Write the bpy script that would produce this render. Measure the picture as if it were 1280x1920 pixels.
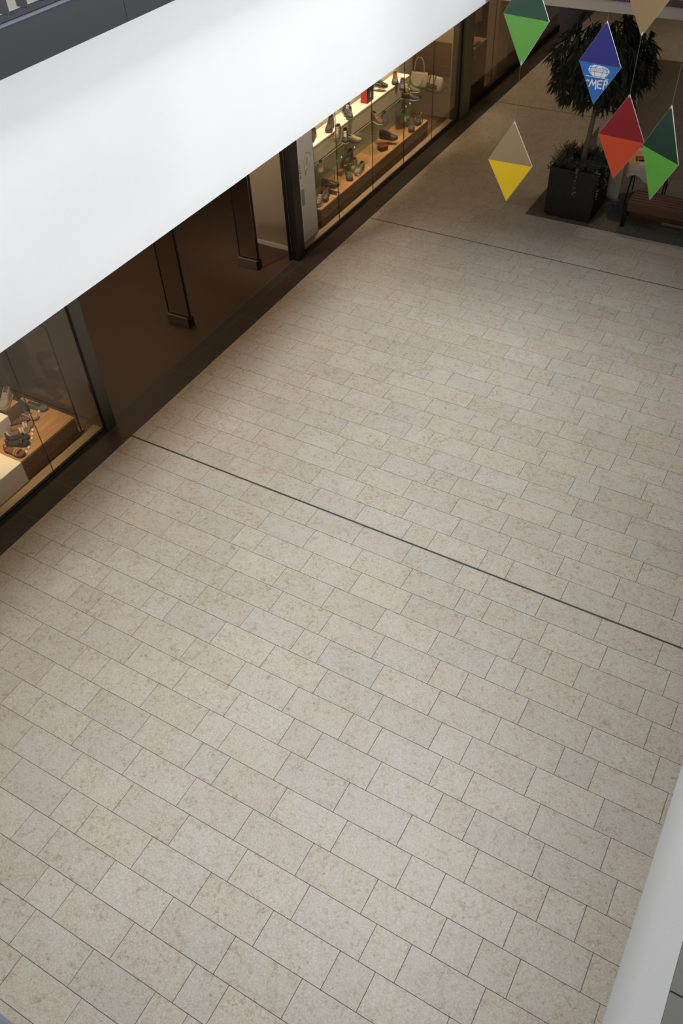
import bpy, bmesh, math, random
from mathutils import Vector, Matrix
for o in list(bpy.data.objects): bpy.data.objects.remove(o)
SC = bpy.context.scene
COL = SC.collection
R = math.radians

# ------------------------------------------------------------------ camera, world, light, exposure
cam = bpy.data.cameras.new('camera')
cam.sensor_fit = 'VERTICAL'; cam.sensor_height = 36.0; cam.sensor_width = 24.0
cam.lens = 1557.8 / 1920 * 36.0
cam.clip_start = 0.05
camo = bpy.data.objects.new('camera', cam); COL.objects.link(camo)
camo.matrix_world = Matrix.Translation((0, 0, 6.85)) @ (Matrix.Rotation(0.56136744, 4, 'Z') @ Matrix.Rotation(0.76394354, 4, 'X') @ Matrix.Rotation(-0.05966788, 4, 'Z'))
SC.camera = camo
SC.view_settings.view_transform = 'Standard'
SC.view_settings.look = 'None'
SC.view_settings.gamma = 1.0
SC.view_settings.exposure = 0.0
SC.view_settings.use_curve_mapping = False
wd = bpy.data.worlds.new('world'); SC.world = wd; wd.use_nodes = True
wd.node_tree.nodes['Background'].inputs[0].default_value = (0.80, 0.88, 1.0, 1)
wd.node_tree.nodes['Background'].inputs[1].default_value = 0.3

def area(name, loc, sx, sy, power, color, rot=(0, 0, 0), spread=180):
    l = bpy.data.lights.new(name, 'AREA'); l.shape = 'RECTANGLE'; l.size = sx; l.size_y = sy
    l.energy = power; l.color = color; l.spread = R(spread)
    o = bpy.data.objects.new(name, l); COL.objects.link(o); o.location = loc; o.rotation_euler = rot
    return o
# daylight falling through the atrium skylight
area('skylight_daylight', (-2.2, 8.1, 16.1), 5.2, 6.0, 3080, (0.985, 0.99, 1.0))
# unseen side light added high on the right to brighten the left fascia
area('fascia_fill_light', (2.55, 4.6, 6.2), 0.6, 10.0, 285, (0.94, 0.975, 1.0), (0, R(90), 0))
area('fascia_fill_light', (2.55, 11.6, 6.2), 0.6, 3.6, 400, (0.94, 0.975, 1.0), (0, R(90), 0))
area('fascia_fill_light', (-8.9, 1.6, 6.6), 0.7, 5.0, 210, (0.94, 0.975, 1.0), (0, R(-90), 0))  # extra fill from the left, added to lift the right fascia
# unseen fill added behind the viewing bridge to brighten bridge fascia and signs
area('end_fill_light', (-2.3, -2.9, 6.1), 4.5, 0.8, 155, (0.98, 0.985, 1.0), (R(90), 0, 0))
WARM2 = (1.0, 0.80, 0.54)
WARM = (1.0, 0.72, 0.42)

def spot(name, loc, target, power, angle=80, blend=0.6, color=WARM, size=0.06):
    l = bpy.data.lights.new(name, 'SPOT'); l.energy = power; l.color = color; l.spot_size = R(angle); l.spot_blend = blend; l.shadow_soft_size = size
    o = bpy.data.objects.new(name, l); COL.objects.link(o); o.location = loc
    o.rotation_euler = (Vector(target) - Vector(loc)).to_track_quat('-Z', 'Y').to_euler()
    return o
spot('partition_fill_light', (-7.55, 8.9, 3.1), (-7.5, 10.3, 1.2), 80, 75, 0.8, (1.0, 0.88, 0.72))  # spot added only to brighten the partition wall
# shop display lamps and gallery soffit lamps (warm)
for y in (11.8, 13.3, 14.8):
    spot('display_lamp', (-7.25, y, 2.9), (-7.62, y, 0.8), 320, 60, 0.8, WARM2)
spot('display_lamp', (-7.2, 4.2, 2.9), (-7.62, 4.5, 0.3), 240, 46, 0.8, WARM2)
spot('display_lamp', (-7.2, 3.3, 2.9), (-7.55, 3.5, 0.3), 64, 46, 0.8, WARM2)
spot('display_lamp', (-7.1, 15.6, 2.9), (-7.4, 16.0, 0.9), 80, color=WARM2)
area('shop_ceiling_light', (-9.6, 8.0, 3.05), 3.0, 4.0, 30, WARM)
area('shop_ceiling_light', (-8.6, 19.0, 3.0), 1.2, 3.0, 110, WARM2)
for y in (1.0, 4.0, 7.0, 10.0, 13.0, 16.0, 19.0, 22.0):
    spot('soffit_lamp', (-6.1, y, 3.09), (-6.25, y, 0), 27, angle=120, blend=1.0, color=(1.0, 0.58, 0.22))
for y in (15.5, 19.0, 23.0):
    spot('soffit_lamp', (-2.6, y, 3.18), (-2.6, y, 0), 70, angle=130, blend=1.0, color=(1.0, 0.8, 0.58))

# ------------------------------------------------------------------ materials
def L(c):  # sRGB 0-255 -> linear
    return tuple(((v / 255) / 12.92 if v / 255 <= 0.04045 else ((v / 255 + 0.055) / 1.055) ** 2.4) for v in c) + (1.0,)

def newmat(name):
    m = bpy.data.materials.new(name); m.use_nodes = True
    nt = m.node_tree
    return m, nt, nt.nodes['Principled BSDF']

def mat(name, col, rough=0.55, metal=0.0, var=0.12, scale=12.0, bump=0.0, bscale=120.0, spec=0.5):
    m, nt, b = newmat(name)
    c = L(col)
    tc = nt.nodes.new('ShaderNodeTexCoord')
    n = nt.nodes.new('ShaderNodeTexNoise'); n.inputs['Scale'].default_value = scale; n.inputs['Detail'].default_value = 4
    nt.links.new(tc.outputs['Object'], n.inputs['Vector'])
    mx = nt.nodes.new('ShaderNodeMix'); mx.data_type = 'RGBA'
    mx.inputs[6].default_value = tuple(v * (1 - var) for v in c[:3]) + (1,)
    mx.inputs[7].default_value = tuple(min(1, v * (1 + var)) for v in c[:3]) + (1,)
    nt.links.new(n.outputs['Fac'], mx.inputs[0]); nt.links.new(mx.outputs[2], b.inputs['Base Color'])
    b.inputs['Roughness'].default_value = rough; b.inputs['Metallic'].default_value = metal
    b.inputs['Specular IOR Level'].default_value = spec
    if bump:
        n2 = nt.nodes.new('ShaderNodeTexNoise'); n2.inputs['Scale'].default_value = bscale; n2.inputs['Detail'].default_value = 3
        nt.links.new(tc.outputs['Object'], n2.inputs['Vector'])
        bp = nt.nodes.new('ShaderNodeBump'); bp.inputs['Strength'].default_value = bump; bp.inputs['Distance'].default_value = 0.01
        nt.links.new(n2.outputs['Fac'], bp.inputs['Height']); nt.links.new(bp.outputs['Normal'], b.inputs['Normal'])
    return m

def glassmat(name, tint=(1, 1, 1), refl=1.0):
    m = bpy.data.materials.new(name); m.use_nodes = True; nt = m.node_tree
    nt.nodes.clear()
    out = nt.nodes.new('ShaderNodeOutputMaterial'); mx = nt.nodes.new('ShaderNodeMixShader')
    tr = nt.nodes.new('ShaderNodeBsdfTransparent'); gl = nt.nodes.new('ShaderNodeBsdfGlossy'); fr = nt.nodes.new('ShaderNodeFresnel')
    tr.inputs[0].default_value = tint + (1,); gl.inputs['Roughness'].default_value = 0.01
    gl.inputs[0].default_value = (refl, refl, refl, 1)
    ge = nt.nodes.new('ShaderNodeNewGeometry'); mi = nt.nodes.new('ShaderNodeMapRange')
    mi.inputs[3].default_value = 1.45; mi.inputs[4].default_value = 1 / 1.45
    nt.links.new(ge.outputs['Backfacing'], mi.inputs[0]); nt.links.new(mi.outputs[0], fr.inputs[0])
    nt.links.new(fr.outputs[0], mx.inputs[0]); nt.links.new(tr.outputs[0], mx.inputs[1]); nt.links.new(gl.outputs[0], mx.inputs[2])
    nt.links.new(mx.outputs[0], out.inputs[0])
    return m

def tilemat(name, base, dark, warm, rough, vary=0.045):
    m, nt, b = newmat(name)
    N = nt.nodes.new; K = nt.links.new
    geo = N('ShaderNodeNewGeometry'); oi = N('ShaderNodeObjectInfo'); at = N('ShaderNodeAttribute'); at.attribute_name = 'tile_id'
    add = N('ShaderNodeMath'); add.operation = 'ADD'; K(oi.outputs['Random'], add.inputs[0]); K(at.outputs['Fac'], add.inputs[1])
    fr = N('ShaderNodeMath'); fr.operation = 'FRACT'; K(add.outputs[0], fr.inputs[0])
    mul = N('ShaderNodeVectorMath'); mul.operation = 'SCALE'; mul.inputs[0].default_value = (31.7, 17.3, 57.1); K(fr.outputs[0], mul.inputs['Scale'])
    va = N('ShaderNodeVectorMath'); K(geo.outputs['Position'], va.inputs[0]); K(mul.outputs[0], va.inputs[1])
    def noise(scale, detail, rough_=0.55, dist=0.0):
        n = N('ShaderNodeTexNoise'); n.inputs['Scale'].default_value = scale; n.inputs['Detail'].default_value = detail
        n.inputs['Roughness'].default_value = rough_; n.inputs['Distortion'].default_value = dist; K(va.outputs[0], n.inputs['Vector']); return n
    def ramp(src, p0, p1, c0=(0, 0, 0, 1), c1=(1, 1, 1, 1)):
        r = N('ShaderNodeValToRGB'); r.color_ramp.elements[0].position = p0; r.color_ramp.elements[1].position = p1
        r.color_ramp.elements[0].color = c0; r.color_ramp.elements[1].color = c1; K(src, r.inputs[0]); return r
    def mix(fac, a, c, blend='MIX'):
        x = N('ShaderNodeMix'); x.data_type = 'RGBA'; x.blend_type = blend
        if isinstance(fac, float): x.inputs[0].default_value = fac
        else: K(fac, x.inputs[0])
        for s, i in ((a, 6), (c, 7)):
            if isinstance(s, tuple): x.inputs[i].default_value = s
            else: K(s, x.inputs[i])
        return x.outputs[2]
    cloud = noise(5.5, 5, 0.62, 0.4); mott = noise(24, 6, 0.68, 0.6); fine = noise(70, 5, 0.75)
    blot = noise(11, 6, 0.7, 1.2)
    c = mix(ramp(cloud.outputs['Fac'], 0.35, 0.68).outputs[0], L(base), L(warm))
    s1 = N('ShaderNodeMath'); s1.operation = 'MULTIPLY'
    K(ramp(mott.outputs['Fac'], 0.50, 0.66).outputs[0], s1.inputs[0]); K(ramp(cloud.outputs['Fac'], 0.36, 0.60).outputs[0], s1.inputs[1])
    s2 = N('ShaderNodeMath'); s2.operation = 'MULTIPLY'; s2.inputs[1].default_value = 0.72; K(s1.outputs[0], s2.inputs[0])
    c = mix(s2.outputs[0], c, L(dark))
    s3 = N('ShaderNodeMath'); s3.operation = 'MULTIPLY'; s3.inputs[1].default_value = 0.72
    K(ramp(blot.outputs['Fac'], 0.58, 0.72).outputs[0], s3.inputs[0])
    c = mix(s3.outputs[0], c, L(dark))
    # small dark fossil flecks and light veins
    vo = N('ShaderNodeTexVoronoi'); vo.inputs['Scale'].default_value = 21; K(va.outputs[0], vo.inputs['Vector'])
    s4 = N('ShaderNodeMath'); s4.operation = 'MULTIPLY'; s4.inputs[1].default_value = 0.8
    K(ramp(vo.outputs['Distance'], 0.06, 0.14, (1, 1, 1, 1), (0, 0, 0, 1)).outputs[0], s4.inputs[0])
    s5 = N('ShaderNodeMath'); s5.operation = 'MULTIPLY'; K(s4.outputs[0], s5.inputs[0]); K(ramp(mott.outputs['Fac'], 0.5, 0.58).outputs[0], s5.inputs[1])
    c = mix(s5.outputs[0], c, tuple(v * 0.62 for v in L(dark)[:3]) + (1,))
    c = mix(0.42, c, ramp(fine.outputs['Fac'], 0.3, 0.7, (0.15, 0.15, 0.15, 1), (0.85, 0.85, 0.85, 1)).outputs[0], 'OVERLAY')
    # tone of each tile
    wn = N('ShaderNodeTexWhiteNoise'); wn.noise_dimensions = '1D'; K(fr.outputs[0], wn.inputs['W'])
    mr = N('ShaderNodeMapRange'); mr.inputs[3].default_value = 1 - vary; mr.inputs[4].default_value = 1 + vary; K(wn.outputs['Value'], mr.inputs[0])
    hs = N('ShaderNodeHueSaturation'); K(c, hs.inputs['Color']); K(mr.outputs[0], hs.inputs['Value'])
    mr2 = N('ShaderNodeMapRange'); mr2.inputs[3].default_value = 0.86; mr2.inputs[4].default_value = 1.12
    sp = N('ShaderNodeSeparateColor'); K(wn.outputs['Color'], sp.inputs[0]); K(sp.outputs[1], mr2.inputs[0]); K(mr2.outputs[0], hs.inputs['Saturation'])
    K(hs.outputs[0], b.inputs['Base Color'])
    b.inputs['Roughness'].default_value = rough
    bp = N('ShaderNodeBump'); bp.inputs['Strength'].default_value = 0.06; bp.inputs['Distance'].default_value = 0.004
    K(mott.outputs['Fac'], bp.inputs['Height']); K(bp.outputs['Normal'], b.inputs['Normal'])
    return m

def woodmat(name, c1, c2, axis='Y', scale=3.0, rough=0.45):
    m, nt, b = newmat(name); N = nt.nodes.new; K = nt.links.new
    g = N('ShaderNodeNewGeometry'); mp = N('ShaderNodeMapping')
    s = {'X': (0.8, 14, 14), 'Y': (14, 0.8, 14)}[axis]
    mp.inputs['Scale'].default_value = s; K(g.outputs['Position'], mp.inputs[0])
    n = N('ShaderNodeTexNoise'); n.inputs['Scale'].default_value = scale; n.inputs['Detail'].default_value = 5; n.inputs['Distortion'].default_value = 0.5; K(mp.outputs[0], n.inputs['Vector'])
    r = N('ShaderNodeValToRGB'); r.color_ramp.elements[0].position = 0.3; r.color_ramp.elements[1].position = 0.72
    r.color_ramp.elements[0].color = L(c1); r.color_ramp.elements[1].color = L(c2); K(n.outputs['Fac'], r.inputs[0]); K(r.outputs[0], b.inputs['Base Color'])
    b.inputs['Roughness'].default_value = rough
    return m

M = {}
M['stone'] = tilemat('jura_limestone', (199, 193, 181), (150, 135, 113), (197, 188, 171), 0.42)
M['slate'] = tilemat('dark_slate_tile', (68, 60, 53), (60, 53, 47), (70, 62, 54), 0.5, 0.05)
M['pad_tile'] = tilemat('dark_grey_pad_tile', (104, 98, 90), (92, 86, 78), (106, 98, 88), 0.5, 0.05)
M['grout'] = mat('dark_grout', (40, 36, 32), 0.9)
M['band_grout'] = mat('pale_grout', (118, 108, 95), 0.9)
M['plaster'] = mat('white_plaster', (240, 242, 244), 0.85, var=0.012, scale=3, bump=0.12, bscale=140)
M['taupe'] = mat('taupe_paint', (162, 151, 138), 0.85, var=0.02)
M['upper'] = mat('upper_wall_paint', (150, 148, 144), 0.9, var=0.02)
M['soffit'] = mat('soffit_white', (200, 194, 182), 0.9, var=0.02)
M['steel_grey'] = mat('charcoal_steel', (50, 53, 58), 0.42, 0.0, var=0.03, scale=5)
M['steel_lip'] = mat('blue_grey_steel', (112, 118, 130), 0.35, 0.0, var=0.03)
M['gallery_tile'] = mat('gallery_tile', (144, 144, 144), 0.5, var=0.05)
M['pale_tile'] = mat('pale_gallery_tile', (196, 192, 184), 0.5, var=0.05)
M['shop_floor'] = mat('brown_shop_floor', (88, 70, 56), 0.5, var=0.08, scale=4)
M['bronze'] = mat('bronze_frame', (84, 80, 70), 0.4, 0.4, var=0.04)
M['bronze_dark'] = mat('dark_bronze_frame', (60, 52, 44), 0.45, 0.4, var=0.04)
M['green_post'] = mat('olive_metal', (126, 128, 98), 0.45, 0.2, var=0.05)
M['pedestal'] = mat('pedestal_bronze', (124, 110, 94), 0.45, 0.1, var=0.05)
M['slot'] = mat('drain_slot', (70, 64, 58), 0.6)
M['black'] = mat('black_rubber', (18, 17, 16), 0.6)
M['black_metal'] = mat('black_metal', (30, 28, 27), 0.4, 0.5)
M['drain'] = mat('drain_metal', (92, 90, 88), 0.4, 0.2)
M['olive_wall'] = mat('olive_panel', (176, 166, 140), 0.7, var=0.03)
M['beige_wall'] = mat('beige_wall', (178, 158, 132), 0.8, var=0.03)
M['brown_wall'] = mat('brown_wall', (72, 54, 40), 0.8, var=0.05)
M['white_lam'] = mat('white_laminate', (235, 226, 208), 0.4, var=0.01)
M['grey_lam'] = mat('grey_laminate', (200, 196, 188), 0.5, var=0.01)
M['oak'] = woodmat('oak_board', (150, 108, 66), (190, 146, 98), 'Y')
M['walnut'] = woodmat('walnut_panel', (92, 66, 42), (120, 90, 60), 'X')
M['sill'] = woodmat('sill_laminate', (150, 128, 98), (166, 144, 112), 'Y')
M['bench_wood'] = woodmat('bench_wood', (84, 50, 34), (110, 70, 48), 'X')
M['glass'] = glassmat('clear_glass', (0.96, 0.95, 0.93))
M['acrylic'] = glassmat('clear_acrylic', (0.93, 0.94, 0.93))
M['smoked'] = glassmat('smoked_glass', (0.90, 0.87, 0.84))
M['shelf_glass'] = glassmat('green_shelf_glass', (0.80, 0.85, 0.80))
M['bark'] = mat('pale_bark', (120, 104, 84), 0.85, var=0.25, scale=30, bump=0.4, bscale=60)
M['leaf'] = mat('dark_leaf', (46, 49, 34), 0.6, var=0.35, scale=3, spec=0.2)
M['planter'] = mat('black_woven_planter', (34, 31, 28), 0.55, var=0.3, scale=60)
M['soil'] = mat('soil', (40, 30, 22), 0.95)
M['heather'] = mat('heather_stem', (78, 84, 68), 0.8, var=0.3, scale=20)
M['heather_bloom'] = mat('heather_bloom', (122, 102, 116), 0.8, var=0.3, scale=20)
M['ivy'] = mat('ivy_leaf', (96, 112, 84), 0.6, var=0.3, scale=20)
M['banner'] = mat('grey_banner', (222, 217, 210), 0.7, var=0.02)
M['alu'] = mat('brushed_aluminium', (170, 168, 164), 0.4, 0.7, var=0.03)
M['cloth'] = mat('white_cloth', (196, 186, 172), 0.9, var=0.04)
M['white'] = mat('white_print', (232, 232, 232), 0.6, var=0.01)
M['foam'] = mat('white_foam_edge', (188, 184, 178), 0.7, var=0.01)
M['string'] = mat('nylon_string', (120, 116, 106), 0.5, var=0.02)

# ------------------------------------------------------------------ mesh helpers
class MB:
    def __init__(s): s.v = []; s.f = []
    def add(s, vs, fs):
        n = len(s.v); s.v += [tuple(v) for v in vs]; s.f += [tuple(i + n for i in f) for f in fs]; return s
    def box(s, x0, x1, y0, y1, z0, z1):
        vs = [(x, y, z) for z in (z0, z1) for y in (y0, y1) for x in (x0, x1)]
        return s.add(vs, [(0, 2, 3, 1), (4, 5, 7, 6), (0, 1, 5, 4), (2, 6, 7, 3), (0, 4, 6, 2), (1, 3, 7, 5)])
    def obox(s, c, u, v, w):  # centre + half-axis vectors
        c, u, v, w = map(Vector, (c, u, v, w))
        vs = [c + a * u + b * v + d * w for d in (-1, 1) for b in (-1, 1) for a in (-1, 1)]
        return s.add(vs, [(0, 2, 3, 1), (4, 5, 7, 6), (0, 1, 5, 4), (2, 6, 7, 3), (0, 4, 6, 2), (1, 3, 7, 5)])
    def tube(s, pts, r, n=8, caps=True):
        pts = [Vector(p) for p in pts]; rs = r if isinstance(r, (list, tuple)) else [r] * len(pts)
        rings = []
        ref = None
        for i, p in enumerate(pts):
            d = (pts[min(i + 1, len(pts) - 1)] - pts[max(i - 1, 0)]).normalized()
            if ref is None: ref = Vector((0, 0, 1)) if abs(d.z) < 0.9 else Vector((1, 0, 0))
            a = d.cross(ref).normalized(); b = d.cross(a).normalized(); ref = a.cross(d).normalized() if False else ref
            rings.append([p + (a * math.cos(2 * math.pi * k / n) + b * math.sin(2 * math.pi * k / n)) * rs[i] for k in range(n)])
        return s.loft(rings, True, caps)
    def loft(s, rings, closed=True, caps=False):
        n = len(rings[0]); vs = [v for r in rings for v in r]; fs = []
        for i in range(len(rings) - 1):
            for k in range(n if closed else n - 1):
                k2 = (k + 1) % n
                fs.append((i * n + k, i * n + k2, (i + 1) * n + k2, (i + 1) * n + k))
        if caps:
            fs.append(tuple(range(n - 1, -1, -1))); fs.append(tuple((len(rings) - 1) * n + k for k in range(n)))
        return s.add(vs, fs)
    def mesh(s, name):
        me = bpy.data.meshes.new(name); me.from_pydata(s.v, [], s.f)
        bm = bmesh.new(); bm.from_mesh(me); bmesh.ops.recalc_face_normals(bm, faces=bm.faces); bm.to_mesh(me); bm.free()
        return me

def obj(name, mb, m, parent=None, smooth=False, bevel=0.0, seg=2):
    me = mb if isinstance(mb, bpy.types.Mesh) else mb.mesh(name)
    if bevel:
        bm = bmesh.new(); bm.from_mesh(me)
        bmesh.ops.bevel(bm, geom=[e for e in bm.edges if len(e.link_faces) == 2 and e.calc_face_angle(0) > 0.6], offset=bevel, segments=seg, profile=0.5, affect='EDGES')
        bm.to_mesh(me); bm.free()
    if not me.materials: me.materials.append(m)
    if smooth: me.polygons.foreach_set('use_smooth', [True] * len(me.polygons))
    o = bpy.data.objects.new(name, me); COL.objects.link(o)
    if parent: o.parent = parent
    return o
def B(*a): return MB().box(*a)
def tag(o, label=None, cat=None, group=None, kind=None):
    if label: o['label'] = label
    if cat: o['category'] = cat
    if group: o['group'] = group
    if kind: o['kind'] = kind
    return o
def thing(name, label, cat, loc=(0, 0, 0), rz=0.0, group=None, rx=0.0, ry=0.0):
    o = bpy.data.objects.new(name, None); COL.objects.link(o); o.empty_display_size = 0.1
    o.location = loc; o.rotation_euler = (rx, ry, rz)
    return tag(o, label, cat, group)
def structure(name, mb, m, label, cat, **k):
    return tag(obj(name, mb, m, **k), label, cat, None, 'structure')
def sgroup(name, label, cat):
    return tag(thing(name, label, cat), kind='structure')
rnd = random.Random(7)

# ------------------------------------------------------------------ floor: limestone tiles, dark bands, dark pad
floor = structure('floor', B(-6.975, 2.3, -2.0, 30.0, -0.12, -0.012), M['grout'], 'pale limestone tiled mall floor laid in staggered courses', 'floor')
XB, XR = -6.53, 1.85
P = 0.3015; GAP = 0.0035
SHORT = {-16: [-12, -7], -15: [-14], -14: [-13, -4], -13: [-4], -12: [-17, -1], -11: [-11, -4], -10: [-16, -11, 0], -9: [-9, -4], -8: [-18, -7, -4],
         -7: [-21, -16, -5], -6: [-10, -1], -5: [-21, -6], -4: [-15, -4], -3: [-15, -3 - 1, 0][:1] + [-3, 0], -2: [-6], -1: [-14, -7], 0: [-9, -6], 1: [-15],
         2: [-18, -13, -4], 3: [-10, -5], 4: [-17], 5: [-15, -12, -5], 6: [-18, -9], 7: [-19, -10, -5], 8: [-15, -6], 9: [-13], 10: [-16, -11],
         11: [-9], 12: [-4], 13: [-17, -7], 15: [-12], 16: [-8, -5], 17: [-7], 18: [-13, -6], 19: [-13], 20: [-9]}
PAD = (-4.2, -0.46, 13.11, 21.32)
tiles = []
for k in range(-24, 81):
    y0 = 5.482 + k * 0.3024; y1 = y0 + 0.3024
    off = 0.0 if k % 2 == 0 else 0.5
    ss = SHORT.get(k) or [rnd.randrange(-19, 0), ]
    lo, hi = -27, 9
    cuts = set()
    first, last = ss[0], ss[-1]
    u = first
    while u > lo: cuts.add(u); u -= 2
    for a, b in zip(ss, ss[1:]):
        cuts.add(a); u = a + 1
        while u < b: cuts.add(u); u += 2
    cuts.add(last); u = last + 1
    while u < hi: cuts.add(u); u += 2
    cuts = sorted(cuts)
    dx = 0.01 + 0.0019 * (k + 2)
    for a, b in zip(cuts, cuts[1:]):
        xa = dx + (a + off) * P; xb = dx + (b + off) * P
        xa = max(xa, XB); xb = min(xb, XR)
        if xb - xa < 0.012: continue
        rects = [(xa, xb, y0, y1)]
        if y1 > PAD[2] and y0 < PAD[3] and xb > PAD[0] and xa < PAD[1]:
            ma, mb_ = max(xa, PAD[0]), min(xb, PAD[1])
            rects = [(xa, PAD[0], y0, y1), (PAD[1], xb, y0, y1), (ma, mb_, y0, PAD[2]), (ma, mb_, PAD[3], y1)]
        for p, q, r, t in rects:
            if q - p > 0.012 and t - r > 0.012: tiles.append((p, q, r, t, k))
view = camo.matrix_world.inverted(); FPX = 1557.8
def tile_rank(t):   # tiles that show largest in the view come first
    v = view @ Vector(((t[0] + t[1]) / 2, (t[2] + t[3]) / 2, 0))
    u, w = 640 - FPX * v.x / v.z, 960 + FPX * v.y / v.z
    area_ = (t[1] - t[0]) * (t[3] - t[2])
    return (0 if v.z < 0 and -20 < u < 1300 and -20 < w < 1940 else 1, v.length_squared / max(area_, 0.02) ** 0.5)
tiles.sort(key=tile_rank)
cache = {}
def tile_mesh(w, d, m):
    key = (round(w, 3), round(d, 3), m)
    if key not in cache:
        mb = MB(); g = GAP / 2 if m == 'stone' else 0.0024; c = 0.0012
        x0, x1, z = g, w - g, 0.0; b0, b1 = g, d - g
        vs = [(x0, b0, -0.012), (x1, b0, -0.012), (x1, b1, -0.012), (x0, b1, -0.012), (x0, b0, z - c), (x1, b0, z - c), (x1, b1, z - c), (x0, b1, z - c),
              (x0 + c, b0 + c, z), (x1 - c, b0 + c, z), (x1 - c, b1 - c, z), (x0 + c, b1 - c, z)]
        fs = [(0, 1, 5, 4), (1, 2, 6, 5), (2, 3, 7, 6), (3, 0, 4, 7), (4, 5, 9, 8), (5, 6, 10, 9), (6, 7, 11, 10), (7, 4, 8, 11), (8, 9, 10, 11)]
        mb.add(vs, fs); cache[key] = mb.mesh('tile'); cache[key].materials.append(M[m])
    return cache[key]
SINGLE = tiles[:300]
inset = set(SINGLE)
for (a, b, c, d, k) in SINGLE:
    o = bpy.data.objects.new('tile', tile_mesh(b - a, d - c, 'stone')); COL.objects.link(o); o.parent = floor
    o.location = (a, c, rnd.uniform(-0.0006, 0.0006))
far = MB(); ids = []
for t in tiles:
    if t in inset: continue
    a, b, c, d, k = t; g = GAP / 2
    far.box(a + g, b - g, c + g, d - g, -0.012, 0); ids += [rnd.random()] * 6
fo = obj('far_tiles', far, M['stone'], floor); fo['kind'] = 'stuff'
at = fo.data.attributes.new('tile_id', 'FLOAT', 'FACE'); at.data.foreach_set('value', ids)

# dark band along the shop fronts, its tiles, and the dark pad under planter and bench
YJ = [2.6, 3.2, 3.83, 4.42, 5.02, 5.64, 6.25, 6.857, 7.475, 7.79, 8.385, 8.98, 9.623, 10.0, 10.6, 11.2, 11.86, 12.4, 13.0, 13.6, 14.2, 14.8, 15.4, 16.0, 16.6, 17.5, 18.1, 18.7, 19.3, 19.9, 20.5, 21.1, 21.7, 22.3, 22.9, 23.5, 24.1]
structure('floor', B(-6.975, XB - 0.001, -2, 30, -0.011, -0.0012), M['band_grout'], 'pale grout bed under the dark threshold tiles', 'floor')
for i in range(len(YJ) - 1):
    y0, y1 = YJ[i], YJ[i + 1]
    for (x0, x1) in ((-6.825, XB), (-6.97, -6.825)):
        o = bpy.data.objects.new('dark_tile', tile_mesh(x1 - x0, y1 - y0, 'slate')); COL.objects.link(o); o.parent = floor; o.location = (x0, y0, 0)
for y in range(0, 14):
    for x in range(0, 6):
        w = (PAD[1] - PAD[0]) / 6; d = (PAD[3] - PAD[2]) / 14
        o = bpy.data.objects.new('dark_tile', tile_mesh(w, d, 'pad_tile')); COL.objects.link(o); o.parent = floor
        o.location = (PAD[0] + x * w, PAD[2] + y * d, 0)
# slot drains across the corridor
for n, (y, w) in enumerate(((5.488, 0.022), (11.866, 0.016), (17.53, 0.016))):
    d = sgroup('trim_%d' % (n + 1), ['metal slot drain across the corridor in front of the shop entrance', 'metal slot drain across the corridor before the planter', 'metal slot drain across the corridor beside the dark pad'][n], 'drain')
    d.location = (0, y, 0)
    xs = (-6.75, 1.85) if n < 2 else (-6.75, PAD[0])
    obj('slot_edge', B(xs[0], xs[1], -w / 2, -w / 2 + 0.005, -0.01, 0.0022), M['drain'], d)
    obj('slot_edge', B(xs[0], xs[1], w / 2 - 0.005, w / 2, -0.01, 0.0022), M['drain'], d)
    obj('slot', B(xs[0], xs[1], -w / 2 + 0.005, w / 2 - 0.005, -0.01, 0.0008), M['slot'], d)

# ------------------------------------------------------------------ large structure
YB = 12.9
structure('wall_left', B(-9.0, -5.12, -3, YB + 1.2, 3.128, 4.938), M['plaster'], 'white plastered gallery fascia above the shop fronts', 'wall')
structure('wall_left', B(-9.0, -5.121, YB + 1.201, 30, 3.2, 5.2), M['soffit'], 'white ceiling edge over the far shop fronts', 'wall')
structure('ceiling', B(-6.99, -5.2, -3, 29.9, 3.11, 3.127), M['brown_wall'], 'added dark panel under the left gallery', 'ceiling')  # unseen panel added to cut light bounced under the gallery
structure('floor', B(-9.0, -4.99, -3, YB, 4.94, 5.225), M['pale_tile'], 'pale floor of the gallery behind the balusters', 'floor')
bm_ = sgroup('trim_4', 'charcoal steel edge beam of the left gallery with visible panel joints', 'beam')
for y in (-2.0, 0.46, 2.86, 5.26, 7.66, 10.06):
    y1 = min(y + 2.397, YB)
    obj('beam_panel', B(-5.11, -4.95, y, y1, 4.938, 5.215), M['steel_grey'], bm_, bevel=0.003)
    obj('beam_lip', B(-4.988, -4.945, y, y1, 5.2155, 5.228), M['steel_lip'], bm_)
rail = thing('gallery_railing', 'charcoal gallery railing of flat upright bars on the left upper floor', 'railing', (-5.0, 0, 5.225))
obj('bottom_rail', B(-0.035, 0.035, -2, YB, 0.013, 0.032), M['steel_grey'], rail)
obj('handrail', B(-0.05, 0.01, -2, YB, 1.0, 1.04), M['steel_grey'], rail, bevel=0.006)
bal = B(-0.075, 0.02, -0.006, 0.006, 0.0325, 0.999).mesh('baluster'); bal.materials.append(M['steel_grey'])
for i in range(-24, 50):
    o = bpy.data.objects.new('baluster', bal); COL.objects.link(o); o.parent = rail; o.location = (0, 4.205 + i * 0.1675, 0)
for y in (0.3, 3.0, 5.7, 8.4, 11.1):
    obj('rail_foot', B(-0.04, -0.01, y, y + 0.05, 0.0, 0.012), M['steel_grey'], rail)
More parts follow.
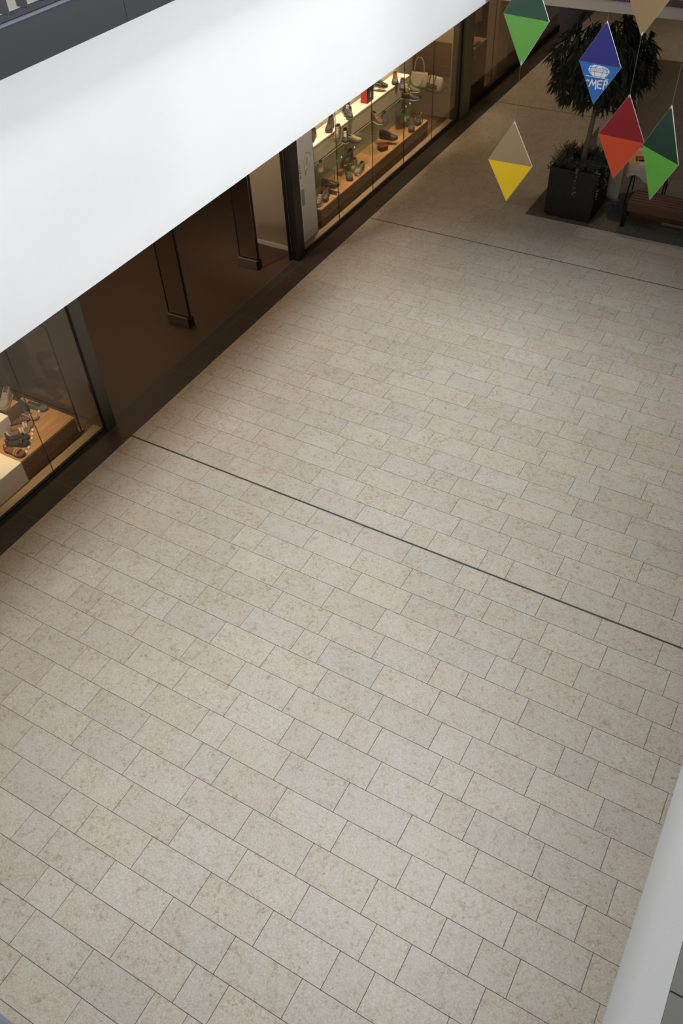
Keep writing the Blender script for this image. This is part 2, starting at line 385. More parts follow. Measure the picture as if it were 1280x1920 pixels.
# bridge beyond the planter
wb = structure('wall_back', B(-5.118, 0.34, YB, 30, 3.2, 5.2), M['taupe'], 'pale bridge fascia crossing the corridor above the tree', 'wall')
lip = structure('trim_5', B(-4.999, 0.34, YB - 0.012, YB, 3.345, 3.43), M['brown_wall'], 'brown ledge strip along the bridge fascia', 'trim')
fl = thing('fairy_light_string', 'string of tiny magenta and blue lights along the bridge fascia', 'lights', (-4.5, YB - 0.018, 3.352))
obj('cord', MB().tube([(0, 0, 0), (4.5, 0, 0)], 0.004, 6), M['black'], fl)
for nm, c, s in (('magenta_bulbs', (150, 50, 104), 0), ('blue_bulbs', (76, 66, 140), 1)):
    mb = MB()
    for i in range(s, 140, 2): mb.box(i * 0.032 - 0.008, i * 0.032 + 0.008, -0.008, 0.004, -0.004, 0.016)
    bo = obj(nm, mb, mat(nm, c, 0.3), fl); bo['kind'] = 'stuff'
# right gallery
structure('wall_right', B(0.342, 2.6, -3, YB + 0.02, 3.2, 4.505), M['plaster'], 'white plastered gallery fascia at the lower edge beside the camera', 'wall')
rf = structure('floor', B(0.343, 2.6, -3, YB, 4.5055, 4.52), M['grout'], 'grey tiled ledge of the right gallery', 'floor')
gt = MB(); gt = [obj('tile', B(0.342, 0.94, y + 0.002, y + 0.598, 4.5202, 4.53), M['gallery_tile'], rf) for y in (-2.16, -1.56, -0.96, -0.36, 0.24, 0.84, 1.44, 2.04)]
structure('wall_right', B(2.3, 2.5, -3, 30, -0.1, 3.2), M['beige_wall'], 'beige shop wall on the right side of the corridor', 'wall')
structure('ceiling', B(0.34, 2.6, YB + 0.02, 30, 3.2, 5.2), M['soffit'], 'ceiling over the right side of the far corridor', 'ceiling')
structure('wall_far', B(-9, 2.6, 30, 30.2, -0.1, 3.2), M['brown_wall'], 'dark end wall of the corridor', 'wall')
structure('wall_near', B(-9, 2.6, -3.2, -3, -0.1, 16.2), M['upper'], 'wall behind the viewing bridge', 'wall')
# camera bridge with its railing
structure('floor', B(-4.94, 0.34, -2.9, -0.42, 4.9, 5.2), M['pale_tile'], 'floor of the viewing bridge', 'floor')
hr = thing('bridge_handrail', 'blue grey steel handrail in the lower corner of the view', 'railing', (-0.3, 0, 5.2))
obj('handrail', B(-4.55, 0.55, -0.075, -0.003, 0.96, 1.0), M['steel_lip'], hr, bevel=0.006)
for x in (-4.5, -3.2, -1.9, -0.85, 0.5):
    obj('baluster', B(x - 0.02, x + 0.02, -0.06, -0.03, -0.25, 0.96), M['steel_grey'], hr)
obj('bottom_rail', B(-4.55, 0.55, -0.42, -0.03, -0.28, -0.25), M['steel_grey'], hr)
# upper walls and roof around the skylight, with added slabs that shade the floor
structure('wall_left', B(-9.2, -9.0, -3, 30, 3.2, 16.2), M['upper'], 'upper wall behind the left gallery', 'wall')
structure('wall_right', B(2.6, 2.8, -3, 30, 3.2, 16.2), M['upper'], 'upper wall behind the right gallery', 'wall')
structure('ceiling', B(-4.95, 0.34, -2.9, 1.9, 9.6, 10.0), M['upper'], 'added slab above the viewpoint that shades the near floor', 'ceiling')  # unseen slab added to keep skylight off the near floor
structure('wall_right', B(0.8, 0.9, -2.9, 12.9, 4.531, 5.3), M['upper'], 'added light-blocking parapet on the right gallery', 'wall')  # out of view, added to keep the right side light off the floor
structure('ceiling', B(-4.14, -1.6, 1.905, 3.5, 9.6, 10.0), M['upper'], 'added upper slab that shades the near left floor', 'ceiling')  # unseen, added to darken the lower left of the floor
structure('ceiling', B(-1.6, -1.105, 6.5, 9.4, 9.6, 10.0), M['upper'], 'added upper slab strip that shades the floor on the right', 'ceiling')  # unseen widening of the right slab, added for floor shade
structure('ceiling', B(-9.0, -4.15, -2.9, 9.4, 9.6, 10.0), M['upper'], 'added upper slab on the left that shades the floor by the shops', 'ceiling')  # unseen, added to shape the skylight's shadow edge near the shops
structure('ceiling', B(-1.1, 2.6, 1.91, 9.4, 9.6, 10.0), M['upper'], 'added upper slab on the right that shades the right floor edge', 'ceiling')  # unseen, added so the floor dims towards the right
structure('ceiling', B(-9.2, 2.8, -3.2, 30, 16.25, 16.4), M['upper'], 'roof around the skylight', 'ceiling')
structure('ceiling', B(-9.0, 2.6, 9.4, 11.0, 7.0, 16.2), M['upper'], 'added block at the end of the skylight that shades the far floor', 'ceiling')  # unseen blocker added so light falls off towards the far floor

# ------------------------------------------------------------------ shop shell
structure('floor', B(-13, -6.976, -1, 26, -0.1, -0.001), M['shop_floor'], 'dark brown floor inside the shoe shop', 'floor')
structure('ceiling', B(-13, -9.2, -3, 26, 3.2, 3.4), M['brown_wall'], 'shop ceiling', 'ceiling')
structure('wall_shop', B(-13.2, -13, -1, 26, 0, 3.2), M['brown_wall'], 'dark back wall of the shop', 'wall')
# partition beside the entrance
wp = structure('wall_partition', B(-7.86, -6.98, 10.32, 10.40, 0, 3.2), M['beige_wall'], 'light brown partition wall beside the shop entrance', 'wall')
structure('baseboard_partition', B(-7.86, -6.98, 10.303, 10.319, 0, 0.07), M['white_lam'], 'pale baseboard of the entrance partition', 'baseboard')
structure('wall_booth', B(-7.95, -7.865, 10.41, 16.3, 0, 3.2), M['olive_wall'], 'olive back wall of the right display window', 'wall')
ew = structure('wall_booth', B(-7.86, -6.98, 16.2, 16.3, 0.05, 3.2), M['beige_wall'], 'beige end wall of the right display window', 'wall')
obj('wall_panel', B(-7.86, -7.05, 16.17, 16.199, 0.84, 1.45), M['walnut'], ew)
structure('floor', B(-7.86, -6.93, 10.41, 16.19, 0.0, 0.045), M['walnut'], 'dark wooden floor inside the right display window', 'floor')
structure('trim_14', B(-7.058, -6.93, 10.41, 16.19, 0.0452, 0.05), M['sill'], 'light laminate sill behind the right shop window', 'sill')
structure('floor', B(-7.98, -6.93, 2.4, 5.40, 0.0, 0.045), M['walnut'], 'dark wooden floor inside the left display window', 'floor')
structure('trim_15', B(-7.068, -6.93, 2.4, 5.40, 0.0452, 0.05), M['sill'], 'light laminate sill behind the left shop window', 'sill')
structure('wall_booth', B(-8.5, -8.42, 2.4, 4.66, 0.0, 3.2), M['olive_wall'], 'olive partition behind the left display window', 'wall')

def window(n, label, ys, x=-6.885, bottom=True, cat='window'):
    w = sgroup('window_%d' % n, label, cat)
    for a, b in zip(ys, ys[1:]):
        obj('pane', B(x - 0.005, x + 0.005, a + 0.003, b - 0.003, 0.062, 3.19), M['glass'], w)
    for a in ys[1:-1]:
        obj('seam', B(x - 0.0055, x + 0.0055, a - 0.0028, a + 0.0028, 0.062, 3.19), M['black'], w)
    obj('bottom_rail', B(x - 0.028, x + 0.02, ys[0], ys[-1], 0.0, 0.038), M['bronze'], w)
    obj('glazing_bead', B(x - 0.03, x + 0.01, ys[0], ys[-1], 0.038, 0.062), M['black'], w)
    return w
window(1, 'frameless shop window in front of the right shoe display', [10.345, 11.444, 12.644, 13.849, 15.051, 16.14])
window(2, 'frameless shop window in front of the left shoe display', [2.3, 3.275, 4.475, 5.40])
window(3, 'neighbouring shop window beyond the olive post', [16.85, 18.2, 19.6, 21.0, 22.4], -6.96)
structure('trim_6', B(-6.955, -6.885, 16.83, 22.4, 0, 0.13), M['black'], 'black kerb under the neighbouring shop window', 'trim')
structure('trim_7', B(-6.93, -6.86, 5.414, 5.585, 0, 3.2), M['bronze'], 'grey bronze metal post at the near side of the shop entrance', 'post', bevel=0.004)
p2 = structure('trim_8', B(-7.00, -6.872, 10.10, 10.30, 0, 3.2), M['bronze_dark'], 'dark bronze metal post at the far side of the shop entrance', 'post', bevel=0.004)
structure('trim_9', B(-7.03, -7.002, 10.05, 10.10, 0, 3.2), M['black'], 'black door gasket beside the dark bronze post', 'trim')
structure('trim_10', B(-7.0, -6.865, 16.15, 16.235, 0, 3.2), M['bronze'], 'slim bronze post at the end of the right display window', 'post')
structure('trim_11', B(-7.0, -6.895, 16.24, 16.39, 0, 3.2), M['black'], 'black gap strip between the two shops', 'trim')
structure('trim_12', B(-7.05, -6.855, 16.395, 16.82, 0, 3.2), M['green_post'], 'olive metal post between the two shops', 'post', bevel=0.004)
structure('trim_13', B(-6.90, -6.86, 5.40, 5.412, 0.0, 3.2), M['black'], 'black gasket along the near entrance post', 'trim')

# ------------------------------------------------------------------ anti-theft pedestals
def pedestal(x0, x1, y, label):
    t = thing('security_pedestal', label, 'security gate', ((x0 + x1) / 2, y, 0), 0.05, 'security pedestals in the entrance')
    w = (x1 - x0) / 2
    obj('base', B(-w, w, -0.05, 0.05, 0.0, 0.15), M['pedestal'], t, bevel=0.006)
    obj('base_groove', B(-w + 0.02, w - 0.04, -0.02, 0.02, 0.1505, 0.156), M['black'], t)
    obj('end_cap', B(w - 0.03, w + 0.004, -0.054, 0.054, 0.0, 0.155), M['black'], t, bevel=0.004)
    obj('panel', B(-w + 0.012, w - 0.03, -0.005, 0.005, 0.156, 1.7), M['smoked'], t)
    obj('frame_edge', B(-w, -w + 0.012, -0.008, 0.008, 0.156, 1.7), M['black'], t)
    obj('frame_edge', B(w - 0.03, w, -0.012, 0.012, 0.156, 1.7), M['black'], t)
    obj('top_bar', B(-w, w, -0.012, 0.012, 1.7, 1.72), M['black'], t)
pedestal(-7.70, -7.30, 7.81, 'glass security pedestal with black edges standing nearer the left display window')
pedestal(-7.67, -7.30, 9.61, 'glass security pedestal with black edges standing before the light brown partition')

# ------------------------------------------------------------------ display furniture
def cabinet(name, label, cat, loc, parts, group=None):
    t = thing(name, label, cat, loc, 0, group)
    for pn, box, m in parts: obj(pn, B(*box), M[m], t, bevel=0.002)
    return t
cabinet('display_platform', 'long low oak platform with dark front in the right shoe window', 'platform', (-7.33, 13.2, 0.05),
        [('front_board', (0.245, 0.27, -2.05, 2.05, 0, 0.272), 'walnut'), ('top_board', (-0.27, 0.272, -2.05, 2.05, 0.2725, 0.30), 'oak'), ('end_board', (-0.26, 0.244, -2.05, -2.03, 0, 0.272), 'walnut'), ('end_board', (-0.26, 0.244, 2.03, 2.05, 0, 0.272), 'walnut')])
cabinet('display_shelf', 'white topped display shelf with olive front along the back of the right window', 'shelf', (-7.70, 13.2, 0.355),
        [('top_board', (-0.15, 0.155, -2.2, 2.2, 0.69, 0.715), 'white_lam'), ('upper_front', (0.13, 0.15, -2.2, 2.2, 0.42, 0.689), 'olive_wall'), ('shadow_gap', (0.10, 0.135, -2.2, 2.2, 0.395, 0.419), 'black'), ('lower_front', (0.13, 0.15, -2.2, 2.2, -0.003, 0.394), 'olive_wall'), ('end_panel', (-0.15, 0.129, 2.18, 2.2, 0.0, 0.689), 'olive_wall')])
for (y0, y1, lb) in ((11.3, 13.22, 'glass shelf above the oak platform at the end beside the white window banner'), (13.36, 15.32, 'glass shelf above the oak platform at the end beside the white bags')):
    t = thing('glass_shelf', lb, 'shelf', (-7.55, (y0 + y1) / 2, 0.735), 0, 'glass shelves in the right window')
    h = (y1 - y0) / 2
    obj('shelf_plate', B(0.002, 0.33, -h, h, 0, 0.008), M['shelf_glass'], t)
    for yy in (-h * 0.6, h * 0.6): obj('shelf_clip', B(0.002, 0.03, yy - 0.012, yy + 0.012, -0.012, -0.001), M['alu'], t)
t = thing('glass_shelf', 'glass shelf carrying the two white bags before the walnut panel', 'shelf', (-7.43, 15.97, 0.66), 0, 'glass shelves in the right window')
obj('shelf_plate', B(-0.40, 0.36, -0.2, 0.198, 0, 0.008), M['shelf_glass'], t); obj('shelf_clip', B(-0.2, -0.17, 0.17, 0.198, -0.012, -0.001), M['alu'], t); obj('shelf_clip', B(0.1, 0.13, 0.17, 0.198, -0.012, -0.001), M['alu'], t)
cabinet('display_platform', 'oak platform with dark front under the sandals in the left shoe window', 'platform', (-7.52, 4.7, 0.05),
        [('front_board', (0.425, 0.448, -0.463, 0.455, 0, 0.272), 'walnut'), ('top_board', (-0.44, 0.45, -0.463, 0.457, 0.2725, 0.30), 'oak'), ('end_board', (-0.43, 0.424, 0.435, 0.455, 0, 0.272), 'walnut'), ('rear_board', (-0.44, -0.09, -2.1, -0.464, 0.2725, 0.30), 'oak')])
cabinet('display_plinth', 'white box plinth at the front of the left shoe window', 'plinth', (-7.33, 3.4, 0.05), [('body', (-0.27, 0.27, -0.83, 0.83, 0, 0.27), 'white_lam'), ('top', (-0.27, 0.272, -0.83, 0.832, 0.2705, 0.306), 'white_lam')])
cabinet('display_box', 'white box standing on the oak platform behind the sandals', 'plinth', (-7.78, 4.25, 0.351), [('body', (-0.175, 0.175, -0.40, 0.395, 0, 0.18), 'grey_lam'), ('top', (-0.175, 0.177, -0.40, 0.397, 0.1805, 0.2), 'white_lam')])
cabinet('display_block', 'dark brown wooden block holding up grey and brown shoes', 'plinth', (-7.80, 4.77, 0.351), [('body', (-0.15, 0.15, -0.105, 0.11, 0, 0.225), 'walnut'), ('top', (-0.15, 0.15, -0.105, 0.11, 0.2255, 0.235), 'oak')])
t = thing('glass_screen', 'dark edged smoked glass screen closing the end of the left display', 'screen', (-7.6, 5.23, 0.05))
obj('panel', B(-0.58, 0.47, -0.005, 0.005, 0.0, 1.55), M['smoked'], t)
obj('frame_edge', B(0.471, 0.483, -0.007, 0.007, 0.0, 1.55), M['black_metal'], t); obj('frame_top', B(-0.58, 0.483, -0.007, 0.007, 1.5505, 1.562), M['black_metal'], t)
obj('foot', B(0.38, 0.49, -0.03, 0.03, 0.0, 0.012), M['alu'], t)
t = thing('door_stop_pole', 'thin dark pole with a metal clip just inside the shop entrance', 'pole', (-7.57, 5.93, 0.0))
obj('pole', MB().tube([(0, 0, 0), (0, 0, 2.6)], 0.009, 8), M['black'], t, True); obj('clip', B(-0.02, 0.02, -0.02, 0.02, 0.0, 0.16), M['bronze_dark'], t)
# white banner with prints hanging inside the right window
t = thing('window_banner', 'white banner with yellow edged print hanging just inside the right shop window', 'banner', (-7.04, 10.76, 0.06))
obj('sheet', B(-0.004, 0.004, -0.225, 0.225, 0, 2.6), M['banner'], t)
obj('hem_bar', MB().tube([(0, -0.225, -0.003), (0, 0.225, -0.003)], 0.009, 8), M['alu'], t); obj('edge_strip', B(-0.006, 0.006, 0.2255, 0.235, 0, 2.6), M['bronze_dark'], t)
def flat(name, pts, m, parent, x, th=0.0008):
    n = len(pts); mb = MB()
    mb.add([(x, a, b) for a, b in pts] + [(x + th, a, b) for a, b in pts], [tuple(range(n)), tuple(range(2 * n - 1, n - 1, -1))] + [(i, (i + 1) % n, (i + 1) % n + n, i + n) for i in range(n)])
    return obj(name, mb, M[m] if isinstance(m, str) else m, parent)
myel = mat('yellow_green_print', (176, 168, 60), 0.6); mteal = mat('grey_green_print', (140, 150, 138), 0.6); mgr = mat('grey_print', (110, 108, 112), 0.6)
flat('print_border', [(-0.05, 1.05), (-0.06, 1.30), (0.02, 1.40), (0.13, 1.36), (0.15, 1.28), (0.10, 1.16), (0.0, 1.12), (-0.02, 1.06)], myel, t, 0.0042)
flat('print_shape', [(-0.04, 1.14), (-0.045, 1.29), (0.02, 1.38), (0.115, 1.34), (0.135, 1.28), (0.09, 1.18), (0.03, 1.15)], 'white', t, 0.0052)
for i in range(7): flat('print_mark', [(-0.02 + 0.012 * (i % 2), 1.19 + i * 0.02), (0.05 + 0.012 * (i % 3), 1.19 + i * 0.02), (0.05 + 0.012 * (i % 3), 1.198 + i * 0.02), (-0.02 + 0.012 * (i % 2), 1.198 + i * 0.02)], mgr, t, 0.0062)
flat('print_strip', [(-0.20, 0.62), (-0.11, 0.62), (-0.11, 0.88), (-0.20, 0.88)], mteal, t, 0.0042)
for i in range(4): flat('print_leaf', [(-0.18, 0.65 + i * 0.055), (-0.13, 0.66 + i * 0.055), (-0.145, 0.69 + i * 0.055)], myel, t, 0.0052)
for i in range(6): flat('print_mark', [(-0.20, 1.06 + i * 0.04), (-0.165 - 0.01 * (i % 2), 1.06 + i * 0.04), (-0.165 - 0.01 * (i % 2), 1.085 + i * 0.04), (-0.20, 1.085 + i * 0.04)], mgr, t, 0.0042)

# ------------------------------------------------------------------ shoes
MATC = {}
def cm(c, rough=0.6):
    if c not in MATC: MATC[c] = mat('shoe_%d_%d_%d' % c, tuple(v * 0.86 for v in c), rough, var=0.18, scale=25)
    return MATC[c]
TT = [0, 0.04, 0.1, 0.2, 0.3, 0.38, 0.46, 0.56, 0.66, 0.76, 0.86, 0.94, 1.0]
WW = [0.42, 0.62, 0.72, 0.74, 0.72, 0.72, 0.76, 0.86, 0.96, 1.0, 0.9, 0.66, 0.3]
PROF = {'sneaker': [0.92, 1.0, 1.0, 0.92, 0.9, 0.92, 0.86, 0.72, 0.58, 0.48, 0.42, 0.36, 0.22],
        'boot': [0.96, 1.0, 1.0, 0.99, 0.98, 0.92, 0.74, 0.58, 0.48, 0.42, 0.37, 0.31, 0.2],
        'slipon': [0.9, 1.0, 0.98, 0.86, 0.82, 0.82, 0.88, 0.82, 0.7, 0.62, 0.55, 0.46, 0.28],
        'flat': [0.85, 1.0, 0.95, 0.8, 0.72, 0.66, 0.62, 0.6, 0.62, 0.74, 0.72, 0.6, 0.35]}
OPEN = {'sneaker': 5, 'boot': 5, 'slipon': 5, 'flat': 8}
def shoe(name, label, loc, rz, style='sneaker', upper=(40, 36, 32), sole=(220, 214, 200), lace=None, lining=(30, 26, 24), length=0.28, height=0.1, pitch=0.0, roll=0.0, accent=None, sole_h=0.033, group='shoes in the shop windows'):
    length *= 1.14; height *= 1.25
    t = thing(name, label, 'shoe', loc, rz, group, rx=roll, ry=pitch)
    Wd = length * 0.385; hw = [w * Wd / 2 for w in WW]; xs = [(u - 0.5) * length for u in TT]
    def lift(u): return 0.012 * max(0, (u - 0.72) / 0.28) ** 2
    # sole
    out = [(x, w) for x, w in zip(xs, hw)]
    ring = [(x, -w * 1.05) for x, w in out] + [(x, w * 1.05) for x, w in reversed(out)]
    us = TT + TT[::-1]
    mb = MB(); n = len(ring)
    sh = [sole_h * (1.15 - 0.35 * u) for u in us]
    mb.loft([[(x * 0.98, y * 0.94, lift(u)) for (x, y), u in zip(ring, us)], [(x, y, lift(u) + h * 0.5) for (x, y), u, h in zip(ring, us, sh)], [(x, y * 0.98, lift(u) + h) for (x, y), u, h in zip(ring, us, sh)]], True, True)
    obj('sole', mb, cm(sole), t, True)
    if style == 'sandal':
        for s, (u, hh) in enumerate(((0.70, 0.045), (0.60, 0.05), (0.14, 0.06))):
            x = (u - 0.5) * length; w = Wd / 2 * (0.96 if u > 0.3 else 0.74); a = MB()
            rings = []
            for j in range(9):
                th = math.pi * j / 8; c_, s_ = math.cos(th), math.sin(th)
                dx = (0.03 * s_ if u < 0.3 else 0.0)
                rings.append([(x - 0.011 - dx, -w * c_, sole_h * 0.9 + hh * s_), (x + 0.011 - dx, -w * c_, sole_h * 0.9 + hh * s_), (x + 0.011 - dx, -w * c_ * 0.94, sole_h * 0.9 + hh * s_ - 0.003), (x - 0.011 - dx, -w * c_ * 0.94, sole_h * 0.9 + hh * s_ - 0.003)])
            a.loft(rings, True, True); obj('strap', a, cm(accent if accent and s < 2 else upper), t)
        a = MB(); a.box(length * 0.17, length * 0.2, -0.012, 0.012, sole_h + 0.045, sole_h + 0.054); obj('buckle', a, M['alu'], t)
        fb = MB(); fb.loft([[(x * 0.95, y * 0.9, lift(u) + h * 0.9) for (x, y), u, h in zip(ring, us, sh)], [(x * 0.95, y * 0.9, lift(u) + h + 0.004) for (x, y), u, h in zip(ring, us, sh)]], True, True)
        obj('footbed', fb, cm(lining), t)
        return t
    prof = PROF[style]; op = OPEN[style]
    rings = []
    for i, u in enumerate(TT):
        w = hw[i]; h = prof[i] * height; z0 = lift(u) + sole_h * (1.15 - 0.35 * u) * 0.7
        if 0 < i < op:
            pr = [(-1, 0), (-1.0, .45), (-.86, .8), (-.74, 1.0), (-.62, .96), (-.6, .3), (0, .26), (.6, .3), (.62, .96), (.74, 1.0), (.86, .8), (1.0, .45), (1, 0)]
        else:
            pr = [(-1, 0), (-1.0, .35), (-.93, .6), (-.80, .8), (-.6, .92), (-.3, .99), (0, 1.0), (.3, .99), (.6, .92), (.80, .8), (.93, .6), (1.0, .35), (1, 0)]
        rings.append([(xs[i], w * a, z0 + h * b) for a, b in pr])
    up = MB(); li = MB(); n = 13
    V = [v for r in rings for v in r]
    fu, fl_ = [], []
    for i in range(len(rings) - 1):
        for j in range(n - 1):
            f = (i * n + j, i * n + j + 1, (i + 1) * n + j + 1, (i + 1) * n + j)
            (fl_ if (4 <= j <= 7 and i < op and i + 1 <= op and 0 < i) or (4 <= j <= 7 and i == 0) else fu).append(f)
    fu.append(tuple(range(n))); fu.append(tuple((len(rings) - 1) * n + j for j in range(n)))
    up.add(V, fu); li.add(V, fl_)
    def clean(mb_):
        me = mb_.mesh('m'); bm = bmesh.new(); bm.from_mesh(me)
        bmesh.ops.delete(bm, geom=[v for v in bm.verts if not v.link_faces], context='VERTS'); bm.to_mesh(me); bm.free(); return me
    obj('upper', clean(up), cm(upper), t, True); obj('lining', clean(li), cm(lining), t, True)
    def top(u):
        for i in range(len(TT) - 1):
            if TT[i] <= u <= TT[i + 1]:
                f = (u - TT[i]) / (TT[i + 1] - TT[i]); return lift(u) + sole_h * (1.15 - 0.35 * u) * 0.7 + height * (prof[i] * (1 - f) + prof[i + 1] * f)
    if lace:
        a = MB()
        for q in range(5):
            u = 0.42 + q * 0.055; x = (u - 0.5) * length; z = top(u) + 0.002; w = Wd * 0.2; s = 0.012 if q % 2 else -0.012
            a.obox((x, 0, z), (0.0045, 0, -0.001), (s * 0.5, w, 0), (0, 0, 0.004))
        obj('laces', a, cm(lace), t)
    if accent:
        a = MB()
        for s in (-1, 1):
            p = []
            for u, zz in ((0.22, .25), (0.4, .42), (0.55, .5), (0.66, .35)):
                i = min(range(len(TT)), key=lambda q: abs(TT[q] - u)); p.append((xs[i], s * hw[i] * 1.01, lift(u) + sole_h * 0.7 + prof[i] * height * zz))
            for q in range(len(p) - 1):
                c = [(p[q][k] + p[q + 1][k]) / 2 for k in range(3)]; d = [(p[q + 1][k] - p[q][k]) / 2 for k in range(3)]
                a.obox(c, d, (0, 0.003, 0), (0, 0, 0.007))
        obj('side_stripe', a, cm(accent), t)
        a = MB(); a.obox((-length * 0.49, 0, sole_h + height * 0.55), (0.006, 0, 0), (0, Wd * 0.2, 0), (0, 0, height * 0.32)); obj('heel_tab', a, cm(accent), t)
    return t
def stand(loc, h, label, w=0.09):
    t = thing('shoe_stand', label, 'stand', loc, 0, 'clear acrylic shoe stands')
    obj('foot_plate', B(-w / 2, w / 2, -w / 2, w / 2, 0, 0.005), M['acrylic'], t)
    obj('riser', B(-0.004, 0.004, -w / 2 + 0.005, w / 2 - 0.005, 0.0055, h - 0.0055), M['acrylic'], t)
    obj('top_plate', B(-w / 2, w / 2, -w / 2, w / 2, h - 0.005, h), M['acrylic'], t)
ZS, ZG, ZP = 1.0715, 0.7445, 0.3515
D = R
# on the white shelf top
shoe('ankle_boot', 'dark brown shoe on the white shelf half hidden behind the window banner', (-7.70, 12.02, ZS), D(-75), 'sneaker', (70, 52, 42), (120, 110, 96), (60, 44, 36))
shoe('ankle_boot', 'grey brown high boot alone on the white shelf', (-7.63, 12.5, ZS), D(-75), 'boot', (78, 70, 62), (104, 96, 86), (60, 54, 48), height=0.15)
shoe('slip_on_shoe', 'black slip-on with pale sole behind the blue sneaker on the white shelf', (-7.79, 13.36, ZS), D(-70), 'slipon', (44, 40, 40), (190, 182, 168), None, height=0.085)
shoe('sneaker', 'navy blue sneaker with white tongue on the white shelf', (-7.70, 13.24, ZS), D(-65), 'sneaker', (52, 58, 96), (214, 208, 196), (220, 216, 206))
shoe('slip_on_shoe', 'dark grey slip-on leaning on its pale sole at the white shelf edge', (-7.60, 13.14, ZS), D(-60), 'slipon', (74, 70, 66), (196, 190, 176), None, height=0.085)
stand((-7.70, 14.45, ZS), 0.06, 'clear stand under the black sneaker on the white shelf', 0.13)
shoe('sneaker', 'black sneaker with white stripe raised on a clear stand on the white shelf', (-7.70, 14.45, ZS + 0.0615), D(10), 'sneaker', (34, 32, 34), (150, 142, 130), (40, 38, 38), accent=(206, 202, 194), pitch=0.08)
shoe('running_shoe', 'brown running shoe with red laces at the end of the white shelf', (-7.62, 14.93, ZS), D(-62), 'sneaker', (100, 84, 74), (70, 60, 54), (196, 44, 34), lining=(120, 30, 26))
# shopping bag
t = thing('shoulder_bag', 'black and red bag with white lettering on the white shelf', 'bag', (-7.66, 13.90, ZS), D(2))
obj('body', B(-0.07, 0.07, -0.13, 0.13, 0, 0.27), mat('bag_black', (32, 30, 32), 0.5), t, bevel=0.012)
obj('side_panel', B(-0.062, 0.062, -0.1365, -0.1305, 0.01, 0.26), mat('bag_red', (170, 30, 40), 0.5), t)
bl = MB()
for (a, b, c, d) in ((-0.03, 0.08, -0.03, 0.13), (-0.03, 0.13, 0.0, 0.135), (0.0, 0.08, 0.0, 0.18), (0.02, 0.09, 0.025, 0.20), (0.04, 0.1, 0.045, 0.21)):
    bl.obox((0.0715, (a + c) / 2, (b + d) / 2), (0.0008, 0, 0), (0, (c - a) / 2 + 0.002, (d - b) / 2), (0, 0.005, -0.003))
obj('lettering', bl, M['white'], t)
# on stands and glass shelves
def raised(name, label, x, y, z, base, slabel, rz, **k):
    stand((x, y, base), z - base - 0.0015, slabel)
    shoe(name, label, (x, y, z), rz, **k)
raised('running_shoe', 'blue running shoe with red heel held before the white shelf end', -7.40, 14.80, 1.03, ZG, 'clear stand under the blue and red running shoe', D(-62), upper=(66, 66, 104), sole=(150, 50, 44), lace=(60, 60, 96), lining=(170, 40, 36), accent=(196, 44, 40))
raised('ankle_boot', 'tan high boot with pale laces on a tall stand over the glass shelf', -7.42, 12.38, 1.0, ZG, 'clear stand under the tan high boot', D(-72), style='boot', upper=(120, 100, 80), sole=(150, 136, 112), lace=(224, 214, 190), height=0.145)
raised('sneaker', 'black sneaker with bold white laces on a stand over the glass shelf', -7.38, 12.58, 0.89, ZG, 'clear stand under the black sneaker with white laces', D(-62), style='boot', upper=(40, 40, 46), sole=(206, 196, 156), lace=(236, 230, 214), height=0.125)
raised('deck_shoe', 'beige deck shoe on a low stand beside the black laced sneaker', -7.37, 12.84, 0.79, ZG, 'clear stand under the beige deck shoe', D(8), style='slipon', upper=(168, 148, 116), sole=(110, 92, 70), lace=(210, 196, 166), height=0.075)
shoe('ankle_boot', 'furry brown boot with pale sole on the glass shelf', (-7.42, 13.82, ZG), D(-20), 'boot', (104, 80, 56), (190, 178, 156), (150, 128, 96), height=0.13)
shoe('sneaker', 'dark brown sneaker with pale sole on the glass shelf', (-7.32, 13.93, ZG), D(-55), 'sneaker', (58, 48, 40), (176, 164, 140), (70, 60, 50))
raised('running_shoe', 'black running shoe with yellow laces on a stand near the white bags', -7.41, 14.99, 0.90, ZG, 'clear stand under the black and yellow running shoe', D(-60), upper=(40, 40, 36), sole=(196, 190, 60), lace=(214, 208, 40), accent=(206, 200, 40))
raised('running_shoe', 'grey running shoe with yellow sole line on a stand near the white bags', -7.41, 15.22, 0.82, ZG, 'clear stand under the grey running shoe', D(12), upper=(84, 80, 70), sole=(170, 160, 96), lace=(96, 92, 80), accent=(150, 150, 80))
shoe('running_shoe', 'black running shoe with white sole at the end of the glass shelf', (-7.35, 15.06, ZG), D(10), 'sneaker', (36, 40, 44), (190, 190, 184), (60, 70, 84), accent=(70, 84, 104), length=0.3)
# on the oak platform
t = thing('acrylic_case', 'clear acrylic case over a brown sneaker beside the window banner', 'case', (-7.38, 11.75, ZP))
for b_ in ((-0.15, 0.15, -0.16, -0.155, 0, 0.34), (-0.15, 0.15, 0.155, 0.16, 0, 0.34), (-0.15, -0.145, -0.154, 0.154, 0, 0.34), (0.145, 0.15, -0.154, 0.154, 0, 0.34)): obj('side', B(*b_), M['acrylic'], t)
obj('edge', B(0.145, 0.152, 0.1605, 0.166, 0, 0.345), M['black_metal'], t); obj('top', B(-0.15, 0.15, -0.16, 0.16, 0.3405, 0.346), M['acrylic'], t)
shoe('sneaker', 'brown suede sneaker on top of the acrylic case', (-7.38, 11.73, ZP + 0.348), D(-60), 'sneaker', (104, 84, 62), (150, 132, 104), (90, 72, 54))
raised('loafer', 'black loafer with metal buckle on a low stand on the oak platform', -7.24, 11.77, 0.46, ZP, 'clear stand under the black loafer', D(15), style='slipon', upper=(44, 38, 36), sole=(40, 34, 32), lining=(60, 50, 44), accent=(170, 158, 130), height=0.075)
